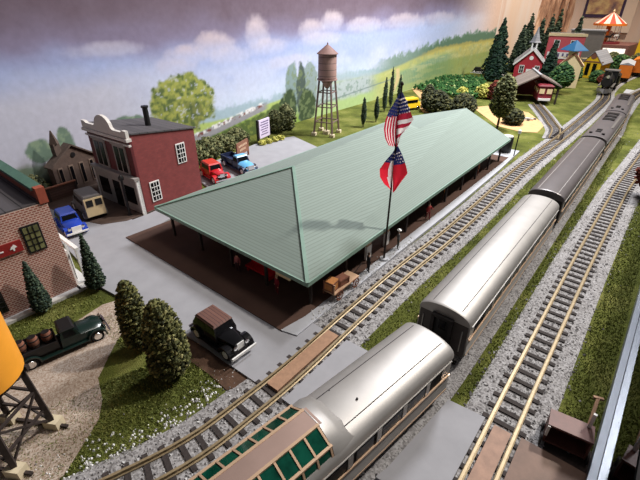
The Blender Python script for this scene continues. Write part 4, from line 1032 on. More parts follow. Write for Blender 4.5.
def lattice(parent, c, wd, h, face, nx, nz, fm, gm):
    b = MB(); d = (.14,wd+.25,h+.25) if face == 'x' else (wd+.25,.14,h+.25); b.box(c, d); f = b.build('window', fm, parent)
    off = (.09,0,0) if face == 'x' else (0,-.09,0)
    b = MB(); cc = tuple(c[i]+off[i]*.6 for i in range(3)); b.box(cc, (.06,wd,h) if face == 'x' else (wd,.06,h)); b.build('pane', gm, f)
    b = MB(); cc = tuple(c[i]+off[i] for i in range(3))
    for i in range(1, nx):
        u = -wd/2+wd*i/nx; b.box((cc[0],cc[1]+u,cc[2]) if face == 'x' else (cc[0]+u,cc[1],cc[2]), (.08,.06,h) if face == 'x' else (.06,.08,h))
    for i in range(1, nz): b.box((cc[0],cc[1],cc[2]-h/2+h*i/nz), (.08,wd,.06) if face == 'x' else (wd,.08,.06))
    b.build('muntin', fm if fm is not K['greytrim'] else K['white'], f)
oliveglass = Mglass('olive_glass', rgb(112,112,76), .2)
lattice(bl, Q(-33.08,7.05,5.65), 1.0, 1.95, 'x', 3, 4, K['black'], oliveglass)
lattice(bl, Q(-33.08,3.3,1.7), .9, 1.6, 'x', 3, 4, K['black'], K['darkglass'])
lattice(bl, Q(-33.08,-2,5.6), 1.0, 1.95, 'x', 3, 4, K['black'], oliveglass)
b = MB(); b.box(Q(-33.0,4.9,5.5), (.12,2.6,.88)); sg = b.build('sign_board', M('sign_red', rgb(140,36,34), .5), bl)
b = MB()     # white winged mark on the sign
for pts in ([(5.38,5.42),(5.52,5.62),(5.78,5.66),(5.86,5.5),(5.7,5.46),(5.66,5.26),(5.58,5.26),(5.56,5.44)], [(5.6,5.66),(5.68,5.74),(5.76,5.66)], [(4.2,5.42),(5.0,5.42),(5.0,5.5),(4.2,5.5)]):
    b.ext([(y, z) for y, z in pts], 'x', .16, .2)
b.build('emblem', K['white'], sg)
# white shop front on the street side
b = MB(); b.box(Q(-36.6,8.8,1.9), (6.6,.2,3.4)); sf = b.build('shop_front', K['white'], bl)
for x in (-34.2,-36.6,-39):
    b = MB(); b.box(Q(x,8.94,1.9), (1.5,.1,2.4)); b.build('shop_window', K['darkglass'], sf)
b = MB()
for x in (-33.3,-35.4,-37.8): b.box(Q(x,9.5,1.9), (.16,.16,3.4))
b.box(Q(-36.4,9.5,3.6), (7,.3,.2)); b.build('porch_post', K['white'], bl)

# ---------------------------------------------------------------- tall red brick building
rb = thing('brick_building', 'tall red brick building with a grey cornice and black chimney', 'building', (-41.4,20,0), .08)
b = MB()
b.add([(-8,0,0),(0,0,0),(0,8.1,0),(-8,8.1,0),(-8,0,9.0),(0,0,9.0),(0,8.1,7.9),(-8,8.1,7.9)], [(0,3,2,1),(4,5,6,7),(1,2,6,5),(2,3,7,6),(3,0,4,7)]); b.build('wall', K['brickR'], rb)
b = MB(); b.add([(-8.1,-.1,9.05),(.12,-.1,9.05),(.12,8.3,7.95),(-8.1,8.3,7.95),(-8.1,-.1,9.2),(.12,-.1,9.2),(.12,8.3,8.1),(-8.1,8.3,8.1)], [(0,3,2,1),(4,5,6,7),(0,1,5,4),(1,2,6,5),(2,3,7,6),(3,0,4,7)]); b.build('roof', K['roofplank'], rb)
b = MB(); b.box((-4,-.1,4.5), (8.05,.3,9.0)); fc = b.build('facade', K['maroon'], rb)
b = MB(); b.box((-4,-.35,8.55), (8.5,.6,.3)); b.box((-4,-.3,7.95), (8.3,.3,.2))
b.ext([(-8.2,8.7),(0.1,8.7),(0.1,9.5),(-.5,9.5),(-.8,9.3),(-2.2,9.3)]+[(-4+1.5*math.cos(a), 9.35+1.25*math.sin(a)) for a in np.linspace(.1, PI-.1, 9)]+[(-5.8,9.3),(-7.2,9.3),(-7.6,9.5),(-8.2,9.5)], 'y', -.5, -.15)
b.build('cornice', M('pale_cornice', rgb(206,200,194), .6, 0, 2, .06), fc)
for x in (-5.9,-2.1):
    b = MB(); b.box((x,-.3,6.2), (2.3,.14,3.3)); b.box((x,-.36,7.8), (2.5,.25,.25)); wf = b.build('window_surround', K['greytrim'], fc)
    for dx in (-.5,.5):
        b = MB(); b.box((x+dx,-.39,6.1), (.75,.06,2.7)); b.build('pane', K['darkglass'], wf)
b = MB(); b.box((-4,-.35,2.15), (8.4,.35,4.3)); b.box((-4,-.5,4.35), (8.6,.6,.3)); sf = b.build('shop_front', K['greytrim'], fc)
for x, wd, h, z in ((-6.5,1.8,2.0,2.2),(-4,1.3,3.2,1.7),(-1.5,1.8,2.0,2.2)):
    b = MB(); b.box((x,-.55,z), (wd,.08,h)); b.build('shop_window', K['darkglass'], sf)
for x in (.1,-8.15):
    b = MB(); b.box((x,-.4,2.1), (.2,.4,4.3)); b.build('corner_board', K['white'], fc)
for y, z in ((1.6,2.3),(5.8,5.6)): lattice(rb, (.02,y,z), 1.0, 2.1, 'x', 3, 4, K['white'], K['darkglass'])
b = MB(); b.cyl((-3.2,4.4,8.4), (-3.2,4.4,10.6), .32, .3, 12); b.cyl((-3.2,4.4,10.6), (-3.2,4.4,10.8), .4, .4, 12); b.build('chimney', K['black'], rb)
t = thing('street_lamp', 'black street lamp post at the corner of the tall brick building', 'lamp', (-42.2,18.4,.12))
b = MB(); b.cyl((0,0,0), (0,0,4.2), .17, .12, 8); b.build('post', K['black'], t)
b = MB(); b.cyl((0,0,0), (0,0,.25), .3, .2, 10); b.build('base', K['black'], t)
b = MB(); b.lathe([(.08,0),(.28,.12),(.3,.4),(.1,.6),(.02,.75)], (0,0,4.2), 10); b.build('lantern', K['black'], t, smooth=50)
# old brown house behind
t = thing('old_house', 'dark brown gabled house with tall windows in front of the mural', 'building', (-54.4,18.4,0), .2); t.scale = (.85,.85,.85)
b = MB(); b.ext([(-3.4,0),(3.4,0),(3.4,4.6),(0,6.9),(-3.4,4.6)], 'x', -.6, .6); b.v = [(x, y, z) for x, y, z in b.v]; b.build('wall', M('old_brown', rgb(82,66,58), .9, 0, 2, .2), t)
b = MB(); b.bar((.1,-3.7,4.5), (.1,.05,7.0), 1.6, .2); b.bar((.1,3.7,4.5), (.1,-.05,7.0), 1.6, .2); b.build('roof', M('old_roof', rgb(84,70,62), .9, 0, 2, .2), t)
for y in (-2.4,-.8,.8,2.4):
    b = MB(); b.box((.64,y,2.6), (.1,.7,3.2)); f = b.build('window_frame', M('old_trim', rgb(112,94,82), .9), t)
    b = MB(); b.box((.7,y,2.6), (.06,.42,2.8)); b.build('pane', K['darkglass'], f)
b = MB(); b.cyl((.6,0,5.5), (.7,0,5.5), .35, n=14); b.build('round_window', K['black'], t)
b = MB(); b.box((-.2,-1.6,6.6), (.9,.9,1.6)); b.lathe([(.7,0),(.1,1.8)], (-.2,-1.6,7.4), 4); b.build('turret', bpy.data.materials['old_roof'], t)
plant('bush', 'grey green bush left of the old brown house', 'bush', (-54,13.4,0), rnd(3.4,1.3,.1), 500, .22, K['leafdark'], .15, jit=.3)
t = thing('board_fence', 'low dark brown board fence along the back of the dirt lot', 'fence', (-52.6,14.2,.1), .06)
b = MB(); b.box((0,0,.9), (.15,6.6,1.8)); b.build('panel', K['woodwall'], t)
b = MB(); b.box((.05,0,1.85), (.3,6.7,.12)); b.build('cap_rail', K['barrel'], t)
for y in (-3.2,0,3.2):
    b = MB(); b.box((0,y,.95), (.25,.25,1.9)); b.build('post', K['timber'], t)

# ---------------------------------------------------------------- orange tank on legs
t = thing('water_tank', 'orange water tank on dark timber legs at the left corner', 'water tank', (-21.35,.15,.06), .55)
b = MB(); b.lathe([(1.9,5.0),(2.0,5.1),(2.0,9.2),(1.9,9.3)], n=28); b.build('tank', K['orange'], t, smooth=40)
b = MB(); b.lathe([(2.15,9.3),(2.15,9.4),(.1,10.6)], n=28); b.build('tank_roof', K['timber'], t, smooth=40)
for sx in (-1,1):
    for sy in (-1,1):
        b = MB(); b.bar((sx*1.35,sy*1.35,.5), (sx*1.2,sy*1.2,4.7), .26, .26); lg = b.build('leg', K['timber'], t)
        b = MB(); b.box((sx*1.38,sy*1.38,.28), (.85,.6,.56)); b.build('footing', K['footing'], lg)
b = MB()
for i in range(5): b.box((0,-1.3+.65*i,4.75), (3.2,.2,.28))
for s in (-1.2,1.2): b.box((s,0,4.5), (.24,3.2,.24))
b.build('platform_beam', K['timber'], t)
b = MB()
for s in (-1.3,1.3):
    for z in (1.5,3.0):
        b.bar((s,-1.3,z), (s,1.3,z), .13, .13); b.bar((-1.3,s,z), (1.3,s,z), .13, .13)
    b.bar((s,-1.3,.6), (s,1.3,3.0), .11, .11); b.bar((s,1.3,.6), (s,-1.3,3.0), .11, .11)
    b.bar((-1.3,s,.6), (1.3,s,3.0), .11, .11); b.bar((1.3,s,.6), (-1.3,s,3.0), .11, .11)
b.build('cross_brace', K['timber'], t)
b = MB(); b.bar((-2.2,1.35,.12), (2.2,1.35,.12), .16, .16); b.bar((-2.2,-1.35,.12), (2.2,-1.35,.12), .16, .16); b.build('sill_beam', K['timber'], t)

# ---------------------------------------------------------------- far water tower
t = thing('water_tower', 'weathered wooden water tower standing on the meadow before the mural', 'water tower', (-46.3,58.9,0), .3)
tw = Mlines('tower_staves', rgb(142,112,104), rgb(96,74,70), 2, 1.0, .1)
b = MB(); b.lathe([(1.5,9.6),(1.6,9.7),(1.55,13.4),(1.5,13.5)], n=20); b.build('tank', tw, t, smooth=40)
b = MB(); b.lathe([(1.8,13.45),(1.8,13.55),(.25,14.8),(.08,14.9)], n=20); b.lathe([(.08,0),(.15,.2),(.02,.45)], (0,0,14.8), 8); b.build('tank_roof', M('tower_roof', rgb(120,92,86), .7), t, smooth=40)
b = MB(); b.lathe([(1.75,9.35),(1.75,9.55),(.6,9.6)], n=20); b.lathe([(.3,8.0),(1.2,9.4)], n=16); b.build('tank_floor', tw, t)
tl = M('tower_timber', rgb(116,94,90), .8, 0, 3, .15)
for sx in (-1,1):
    for sy in (-1,1):
        b = MB(); b.bar((sx*1.75,sy*1.75,.4), (sx*1.05,sy*1.05,9.4), .26, .26); lg = b.build('leg', tl, t)
        b = MB(); b.box((sx*1.75,sy*1.75,.25), (.8,.8,.5)); b.build('footing', K['footing'], lg)
for z in (2.4,5.0,7.4):
    b = MB(); k = 1.75-.7*z/9.4
    for s in (-1,1): b.bar((s*k,-k,z), (s*k,k,z), .15, .15); b.bar((-k,s*k,z), (k,s*k,z), .15, .15)
    b.build('brace', tl, t)
b = MB(); b.cyl((0,0,.3), (0,0,8.4), .14, n=8); b.build('pipe', tl, t)
b = MB(); b.box((0,0,.3), (1.0,1.0,.6)); b.build('valve_box', K['footing'], t)

# signs behind the station
t = thing('billboard', 'pale lavender billboard with lines of text at the back of the parking area', 'billboard', (-51.0,47.8,.1), .2)
b = MB(); b.box((0,0,2.4), (.25,3.0,3.0)); bd = b.build('board', K['sign'], t)
b = MB()
for i, (z, w_) in enumerate([(3.5,2.0),(3.1,2.4),(2.7,1.8),(2.3,2.3),(1.9,1.6),(1.5,2.2)]):
    y = -w_/2
    while y < w_/2-.1: l = random.uniform(.15,.4); b.box((.14,y+l/2,z), (.03,l,.16)); y += l+.1
b.build('text_line', K['ink'], bd)
b = MB(); b.box((-.2,-1.6,2.3), (.3,.3,3.4)); b.build('post', K['black'], t)
b = MB(); b.box((-.2,1.4,1.2), (.2,.2,2.4)); b.build('post', K['black'], t)
for i, (x, y) in enumerate([(-50.0,46.2),(-49.9,47.6),(-49.8,49.0),(-49.7,50.3)]):
    plant('flower_bush', 'yellow flowering bush planted along the foot of the billboard', 'bush', (x,y,.1), rnd(.9,.6,.05), 90, .16, K['leafyellow'], .06, group='yellow bushes under the billboard')
t = thing('notice_board', 'brown wooden notice board with faded lettering beyond the blue pickup', 'sign', (-47.3,39.6,.12), .35)
b = MB(); b.box((0,0,1.75), (.15,3.4,1.9)); bd = b.build('board', K['signbrown'], t)
b = MB()
for z, w_ in ((2.1,2.4),(1.5,1.8)):
    y = -w_/2
    while y < w_/2-.1: l = random.uniform(.2,.35); b.box((.09,y+l/2,z), (.02,l,.3)); y += l+.12
b.build('text_line', K['inkbrown'], bd)
for y in (-1.7,1.7):
    b = MB(); b.box((0,y,1.2), (.22,.22,2.4)); b.build('post', K['barrel'], t)
t = thing('bus', 'small yellow bus on the sandy trail behind the flag', 'bus', (-44.2,86.6,.06), 1.2)
b = MB(); trap(b, -2.2, 1.6, .5, 2.5, 1.0, .9, .05, .15); b.build('body', K['yellow'], t)
b = MB(); trap(b, 1.6, 2.4, .5, 1.5, .85, .75, 0, .1); b.build('hood', K['yellow'], t)
for s in (-1,1):
    b = MB(); b.box((-.3,s*.97,1.9), (3.2,.06,.6)); b.build('side_window', K['darkglass'], t)
    for x in (-1.4,1.5): wheel(t, x, s*.95, .42, whitewall=False)
b = MB(); b.box((-2.22,0,1.8), (.06,1.3,.7)); b.build('rear_window', K['darkglass'], t)
b = MB(); b.box((1.62,0,1.95), (.06,1.4,.6)); b.build('windscreen', K['darkglass'], t)
t = thing('oil_drum', 'black drum with a pale top standing at the far platform end', 'drum', (-17.4,68.6,.3))
b = MB(); b.lathe([(.9,0),(.95,.1),(.95,2.3),(.9,2.4)], n=18); b.build('drum', K['black'], t, smooth=40)
b = MB(); b.lathe([(.8,2.4),(.8,2.55)], n=18); b.build('lid', K['white'], t)
t = thing('signal_post', 'small white capped post beside the far roof corner', 'post', (-15.6,67.5,.3))
b = MB(); b.cyl((0,0,0), (0,0,3.4), .09, n=8); b.build('post', K['black'], t)
b = MB(); b.lathe([(.1,3.4),(.25,3.5),(.25,3.9),(.05,4.1)], n=10); b.build('cap', K['white'], t)

# ---------------------------------------------------------------- far town
def gable(name, label, cat, loc, rz, w_, d, eave, ridge, wallm, roofm, over=.5, th=.25):
    """house with the gable facing -y"""
    t = thing(name, label, cat, loc, rz)
    b = MB(); b.ext([(-w_/2,0),(w_/2,0),(w_/2,eave),(0,ridge),(-w_/2,eave)], 'y', 0, d); b.build('wall', wallm, t)
    b = MB(); sl = (ridge-eave)/(w_/2)
    for s in (-1,1):
        x1 = s*(w_/2+over); z1 = eave-over*sl
        b.add([(0,-over,ridge+.02),(x1,-over,z1+.02),(x1,d+over,z1+.02),(0,d+over,ridge+.02),(0,-over,ridge+th),(x1,-over,z1+th),(x1,d+over,z1+th),(0,d+over,ridge+th)], [(0,1,2,3),(7,6,5,4),(0,4,5,1),(1,5,6,2),(2,6,7,3),(3,7,4,0)])
    b.build('roof', roofm, t)
    return t
def win(parent, x, z, w_=1.0, h=1.6, y=-.05, fm=None):
    b = MB(); b.box((x,y,z), (w_+.35,.16,h+.35)); f = b.build('window', fm or K['white'], parent)
    b = MB(); b.box((x,y-.08,z), (w_,.08,h)); b.build('pane', K['darkglass'], f)
    b = MB(); b.box((x,y-.13,z), (.1,.06,h)); b.box((x,y-.13,z), (w_,.06,.1)); b.build('muntin', fm or K['white'], f)
t = gable('church', 'red church with white trim and a grey steeple', 'building', (-36.6,150,0), .26, 8.6, 10, 4.8, 8.9, K['barnred'], K['greyroof'], .6)
b = MB()
for s in (-1,1): b.bar((0,-.7,8.75), (s*4.9,-.7,4.15), .25, .5)
b.build('bargeboard', K['white'], t)
for x in (-2.2,2.2): win(t, x, 2.9, 1.1, 2.0)
b = MB(); b.box((0,-.06,1.5), (1.6,.16,3.0)); b.build('door', K['white'], t)
b = MB(); b.cyl((0,-.12,6.2), (0,.0,6.2), .6, n=16); b.build('round_window', K['white'], t)
b = MB(); b.box((0,1.2,9.3), (1.7,1.7,2.6)); tw_ = b.build('belfry', K['white'], t)
b = MB(); b.box((0,.33,9.8), (.8,.1,1.2)); b.box((.87,1.2,9.8), (.1,.8,1.2)); b.build('louver', K['black'], tw_)
b = MB(); b.lathe([(1.75,10.5),(1.3,11.0),(.5,13.2),(.05,15.0)], (0,1.2,0), 4); b.build('steeple', K['greyroof'], t)
# caboose shed and caboose
t = thing('engine_shed', 'open timber shed with a weathered plank roof over the red caboose', 'building', (-26.6,117,0), .41)
b = MB()
for s, z1 in ((-1,3.4),(1,3.9)):
    b.add([(0,-5.5,6.2),(s*5.2,-5.5,z1),(s*5.2,5.5,z1),(0,5.5,6.2),(0,-5.5,6.5),(s*5.2,-5.5,z1+.3),(s*5.2,5.5,z1+.3),(0,5.5,6.5)], [(0,1,2,3),(7,6,5,4),(0,4,5,1),(1,5,6,2),(2,6,7,3),(3,7,4,0)])
b.build('roof', K['oldroof'], t)
b = MB(); b.box((0,0,6.6), (.5,11.3,.2)); b.build('ridge_beam', K['walk'], t)
for x in (-4.7,4.7):
    for y in (-5,0,5):
        b = MB(); b.box((x,y,1.8), (.35,.35,3.6)); b.build('post', K['timber'], t)
b = MB(); b.box((-4.6,0,1.7), (.2,10,3.2)); b.box((0,5.1,2.4), (9.2,.2,4.4)); b.build('wall', K['cabred'], t)
t = thing('caboose', 'dark red caboose with cream windows poking out of the plank roofed shed', 'train car', (-23.6,114.2,.4), -1.16)
b = MB(); trap(b, -3.5, 3.4, .8, 3.9, 1.5, 1.45, 0, .15); b.build('body', K['cabred'], t)
b = MB(); trap(b, -3.7, 3.6, 3.9, 4.2, 1.7, 1.2, .2, .2); b.build('roof', K['cabred'], t)
for s in (-1,1):
    for x in (-2,0,2):
        b = MB(); b.box((x,s*1.5,2.8), (.8,.1,.9)); b.build('side_window', K['cream'], t)
for y in (-.8,.8):
    b = MB(); b.box((3.42,y,2.8), (.12,1.1,1.1)); b.build('end_window', K['cream'], t)
b = MB(); b.box((3.6,0,1.0), (.3,2.6,.5)); b.build('buffer_beam', K['white'], t)
b = MB(); b.box((0,0,.55), (5.5,2.2,.5)); b.build('underframe', K['iron'], t)
# hotel
t = thing('hotel', 'red two storey hotel with a white sign band in the far town', 'building', (-31,165,0), .24)
b = MB(); b.box((0,4,6.2), (10.5,8,12.4)); b.build('wall', K['pinkred'], t)
b = MB(); b.box((0,-.2,12.3), (11.2,.6,.8)); b.build('cornice', K['cream'], t)
b = MB(); b.box((0,-.3,6.2), (9.4,.3,2.0)); sg = b.build('sign_band', K['white'], t)
b = MB()
for x in (-2.6,-1.3,0,1.3,2.6):
    b.box((x,-.5,6.3), (.5,.08,1.1)); 
b.build('lettering', K['ink'], sg)
for x in (-2.6,2.2): win(t, x, 9.6, 1.5, 2.0)
for x in (-3,3): win(t, x, 2.6, 1.6, 2.6)
b = MB(); b.box((0,-.1,1.9), (1.8,.2,3.8)); b.build('door', K['maroon'], t)
b = MB(); b.box((0,4,12.5), (10,7.6,.2)); b.build('roof', K['greypaint'], t)
# cream house with its blue roofed turret
t = thing('cream_house', 'cream house with brown trim under a blue pointed roof', 'building', (-23.6,141.5,0), .16)
b = MB(); b.ext([(-2.6,0),(2.6,0),(2.6,6.2),(0,9.0),(-2.6,6.2)], 'y', 0, 5.5); b.build('wall', K['cream'], t)
b = MB()
for s in (-1,1): b.bar((0,-.25,9.1), (s*3.1,-.25,5.7), .3, .35)
b.build('bargeboard', K['barrel'], t)
b = MB()
for s in (-1,1): b.bar((s*1.5,2.6,7.7), (s*1.5,2.7,7.7), 3.6, .2)
b.add([(0,-.4,9.1),(3.2,-.4,5.7),(3.2,5.9,5.7),(0,5.9,9.1),(-3.2,-.4,5.7),(-3.2,5.9,5.7)], [(0,1,2,3),(0,3,5,4)]); b.build('roof', K['cream'], t)
b = MB(); b.box((-.4,2.2,8.9), (2.4,2.4,2.0)); tu = b.build('turret', K['cream'], t)
b = MB(); b.lathe([(3.6,9.6),(3.5,9.75),(.1,12.2)], (-.4,2.2,0), 4); b.build('turret_roof', K['teal'], tu)
win(t, 0, 3.0, 1.2, 2.0, fm=K['barrel'])
# yellow station
t = gable('yellow_house', 'bright yellow gabled house with a grey roof in the far town', 'building', (-22,166,0), -.1, 5.4, 12, 4.6, 7.8, K['yellow'], K['greyroof'], .5)
b = MB(); b.box((-.9,-.08,2.6), (1.1,.2,3.6)); b.box((1.0,-.08,2.6), (1.1,.2,3.6)); b.build('window', K['darkglass'], t)
b = MB(); b.lathe([(.9,0),(.9,.2)], (0,0,0), 12, Matrix.Translation((0,-.02,6.6)) @ Matrix.Rotation(PI/2, 4, 'X')); b.build('round_window', K['barrel'], t)
b = MB(); b.box((0,-.1,4.9), (6.4,.25,.3)); b.build('trim', K['barrel'], t)
t = thing('warehouse', 'plain grey building behind the red hotel', 'building', (-30.5,196,0), .05)
b = MB(); b.box((0,3,6.2), (11,6,12.4)); b.build('wall', K['greypaint'], t); b = MB(); b.box((0,3,12.5), (11.6,6.6,.4)); b.build('roof', K['greyroof'], t)
t = gable('factory', 'dark grey slatted building at the far right edge of the town', 'building', (-7.4,200,0), .0, 9, 12, 8, 12, K['greypaint'], K['darkroof'], .4)
for x in (-3,-1,1,3):
    b = MB(); b.box((x,-.1,4.5), (.9,.2,6)); b.build('slat', K['black'], t)
t = gable('sign_tower', 'yellow tower panel behind the dark grey slatted building', 'building', (-12.5,221,0), 0, 6, 3, 17, 18.5, K['yellow'], K['yellow'], .1)
win(t, 0, 14, 1.6, 1.6)
# carousel on its terrace
pv = MB(); pv.slab([(-36,206),(-17,206),(-15,226),(-38,226)], 0, 7.4); struct(pv.build('terrace_wall', M('terrace', rgb(126,84,76), .8, 0, 1, .2)))
t = thing('carousel', 'carousel with a red and white striped canopy on the far terrace', 'carousel', (-26.3,213,7.4), .1)
b = MB(); b.lathe([(5.2,0),(5.2,.7)], n=24); b.build('deck', K['cabred'], t)
b = MB(); b.lathe([(.9,.7),(.9,7.4)], n=12); b.build('center_column', K['orangecar'], t)
b = MB(); n = 16
for i in range(n):
    a0, a1 = 2*PI*i/n, 2*PI*(i+1)/n; b.k = i % 2
    P0, P1 = [(5.6*math.cos(a),5.6*math.sin(a),7.0) for a in (a0,a1)]; Q0, Q1 = [(1.2*math.cos(a),1.2*math.sin(a),10.2) for a in (a0,a1)]
    b.add([P0,P1,Q1,Q0], [(0,1,2,3)]); b.add([Q0,Q1,(0,0,10.9)], [(0,1,2)])
b.build('canopy', [M('canopy_red', rgb(222,80,58), .6), M('canopy_white', rgb(246,226,206), .6)], t, fix=False)
b = MB(); b.lathe([(5.5,6.3),(5.7,6.3),(5.7,7.05),(5.5,7.05)], n=24); b.build('rim', K['orangecar'], t)
b = MB(); b.lathe([(.1,10.8),(.4,11.2),(.05,12)], n=10); b.build('finial', K['cream'], t)
for i in range(8):
    a = 2*PI*i/8+.2; x, y = 4.1*math.cos(a), 4.1*math.sin(a)
    b = MB(); b.cyl((x,y,.7), (x,y,6.6), .09, n=8); p = b.build('pole', K['gold'], t)
    tx, ty = -math.sin(a), math.cos(a); zz = 2.6+.5*(i % 2)
    b = MB(); b.bar((x-tx*.9,y-ty*.9,zz), (x+tx*.9,y+ty*.9,zz), .6, .7); b.bar((x+tx*.7,y+ty*.7,zz+.2), (x+tx*1.3,y+ty*1.3,zz+1.1), .35, .4); b.bar((x+tx*1.2,y+ty*1.2,zz+1.1), (x+tx*1.75,y+ty*1.75,zz+.8), .3, .3)
    for s in (-.6,.6): b.bar((x+tx*s,y+ty*s,zz-.2), (x+tx*(s+.25),y+ty*(s+.25),zz-1.4), .2, .2)
    b.bar((x-tx*.9,y-ty*.9,zz+.2), (x-tx*1.4,y-ty*1.4,zz-.5), .15, .15)
    b.build('horse', [K['black'],K['white'],K['maroon']][i % 3], t)
t = thing('market_stall', 'pink and white market stall below the carousel terrace', 'stall', (-20.8,199,0), .1)
b = MB(); b.box((0,0,2.6), (6.5,2.6,5.2)); b.build('counter', K['pinkred'], t)
b = MB(); b.add([(-3.6,-2,5.2),(3.6,-2,5.2),(3.6,1.6,6.6),(-3.6,1.6,6.6),(-3.6,-2,5.0),(3.6,-2,5.0),(3.6,1.6,6.4),(-3.6,1.6,6.4)], [(0,1,2,3),(7,6,5,4),(0,4,5,1),(1,5,6,2),(2,6,7,3),(3,7,4,0)]); b.build('awning', K['white'], t)
# framed picture on the end wall
t = thing('framed_picture', 'large framed picture with a wide beige mat on the end wall', 'picture', (-32.6,231.6,0))
b = MB(); b.box((0,0,26), (23,.6,31)); b.build('mat', K['matte'], t)
b = MB(); b.box((0,-.4,26.0), (14.6,.3,20.2)); b.build('inner_frame', K['picpurple'], t)
m, nt, bs = nodes('print'); v = coord(nt)
nt.links.new(ramp(nt, noise(nt, v, .22, 3), [(.3, rgb(84,66,88)), (.48, rgb(176,136,104)), (.6, rgb(214,186,130)), (.75, rgb(120,96,130))]), bs.inputs['Base Color'])
b = MB(); b.box((0,-.6,26.4), (12.6,.1,18.4)); b.build('print', m, t)
# canyon rocks
m, nt, bs = nodes('canyon_rock_strata'); v = coord(nt); mp = nt.nodes.new('ShaderNodeMapping'); mp.inputs['Scale'].default_value = (1,1,.18); nt.links.new(v, mp.inputs[0])
nt.links.new(ramp(nt, noise(nt, mp.outputs[0], .5, 5), [(.3, rgb(104,74,60)), (.48, rgb(176,132,104)), (.62, rgb(222,184,154))]), bs.inputs['Base Color']); bs.inputs['Roughness'].default_value = .95
bump(nt, bs, noise(nt, mp.outputs[0], .6, 4), .8, .6)
for i, (x, y, r, h, lean) in enumerate([(-55.5,197,1.2,24,.6),(-54,203,.9,23,.8),(-51.5,206,2.0,30,.4),(-49.6,209,1.1,26,.6),(-48.2,214,1.7,31,.2),(-46,219,1.4,28,.3),(-44.8,225,1.2,27,.4)]):
    t = MB(); rings = []
    for k in range(12):
        z = h*k/11; rr = r*(1.5-.7*k/11)
        rings.append([(lean*z/10+rr*random.uniform(.7,1.25)*math.cos(2*PI*q/10), rr*random.uniform(.7,1.25)*math.sin(2*PI*q/10), z) for q in range(10)])
    t.loft(rings)
    lab = ['leftmost thin brown rock pillar on the canyon cliff','thin brown rock pillar, second from the left','broad brown rock pillar behind the dark conifers','slim brown rock pillar right of the broad one','tall reddish rock pillar above the red hotel','reddish rock pillar, second from the framed picture','short reddish rock pillar next to the framed picture'][i]
    tag(t.build('rock_spire', m, None, (x,y,0), smooth=50), lab, 'rock', 'canyon rock pillars')
# steam engine with its tender and freight car
t = thing('steam_locomotive', 'black steam locomotive heading toward the station on the far track', 'locomotive', (-13.4,138,.4), -PI/2+.04)
b = MB(); b.cyl((-4.5,0,2.9), (3.2,0,2.9), 1.25, n=20); b.cyl((3.2,0,2.9), (3.5,0,2.9), 1.3, 1.0, 20); b.build('boiler', K['black'], t, smooth=40)
b = MB(); b.box((-5.3,0,3.2), (2.4,3.2,3.4)); c_ = b.build('cab', K['black'], t)
b = MB(); b.box((-5.3,0,5.0), (3.0,3.6,.25)); b.build('cab_roof', K['greypaint'], c_)
b = MB(); b.cyl((2.4,0,4.0), (2.4,0,5.4), .35, .5, 12); b.build('smokestack', K['black'], t)
b = MB(); b.cyl((0,0,3.9), (0,0,4.7), .55, .4, 12); b.cyl((-2.2,0,3.9), (-2.2,0,4.6), .5, .35, 12); b.build('dome', K['silverdark'], t)
b = MB(); b.add([(3.2,-1.5,.3),(3.2,1.5,.3),(4.9,0,.3),(3.2,-1.5,1.3),(3.2,1.5,1.3),(3.9,0,1.3)], [(0,2,1),(3,4,5),(0,1,4,3),(1,2,5,4),(2,0,3,5)]); b.build('cowcatcher', K['silverdark'], t)
b = MB(); b.cyl((3.3,0,4.3), (3.8,0,4.3), .4, n=12); b.build('headlight', K['chrome'], t)
for s in (-1,1):
    b = MB(); b.box((-.5,s*1.5,1.9), (8,.5,.15)); b.build('running_board', K['silverdark'], t)
    b = MB(); b.box((3.0,s*1.35,1.0), (1.5,.7,.9)); b.build('cylinder', K['silverdark'], t)
    for x in (-3,-1,1):
        b = MB(); b.cyl((x,s*.7,.95), (x,s*.9,.95), .95, n=18); b.build('driving_wheel', K['iron'], t, smooth=40)
t = thing('tender', 'black tender behind the steam locomotive', 'train car', (-13.2,148,.4), -PI/2+.04)
b = MB(); b.box((0,0,2.2), (6,3,2.6)); b.build('tank', K['black'], t)
b = MB(); b.box((0,0,3.6), (4.5,2.2,.5)); b.build('coal', K['iron'], t)
b = MB(); b.box((0,0,.7), (5.4,2,.7)); b.build('underframe', K['iron'], t)
t = thing('boxcar', 'orange freight car with a pale roof behind the steam locomotive', 'train car', (-12.6,168,.4), -PI/2+.06)
b = MB(); b.box((0,0,2.9), (13,3.4,3.6)); b.build('body', K['orangecar'], t)
b = MB(); b.ext([(-1.85,4.7),(1.85,4.7),(0,5.4)], 'x', -6.6, 6.6); b.build('roof', K['walk'], t)
for s in (-1,1):
    b = MB(); b.box((0,s*1.75,2.9), (2.4,.12,3.2)); b.build('door', K['brickred'], t)
b = MB(); b.box((0,0,.7), (11,2,.7)); b.build('underframe', K['iron'], t)
t = thing('boxcar', 'second orange freight car, farther along the far track', 'train car', (-10.4,184,.4), -PI/2-.0)
b = MB(); b.box((0,0,2.9), (13,3.4,3.6)); b.build('body', K['orangecar'], t)
b = MB(); b.ext([(-1.85,4.7),(1.85,4.7),(0,5.4)], 'x', -6.6, 6.6); b.build('roof', K['orangecar'], t)
b = MB(); b.box((0,0,.7), (11,2,.7)); b.build('underframe', K['iron'], t)
auto('dark car on the far road at the foot of the mural hill', (-53.5,153.5,.06), .1, K['black'], K['black'], 'coupe')
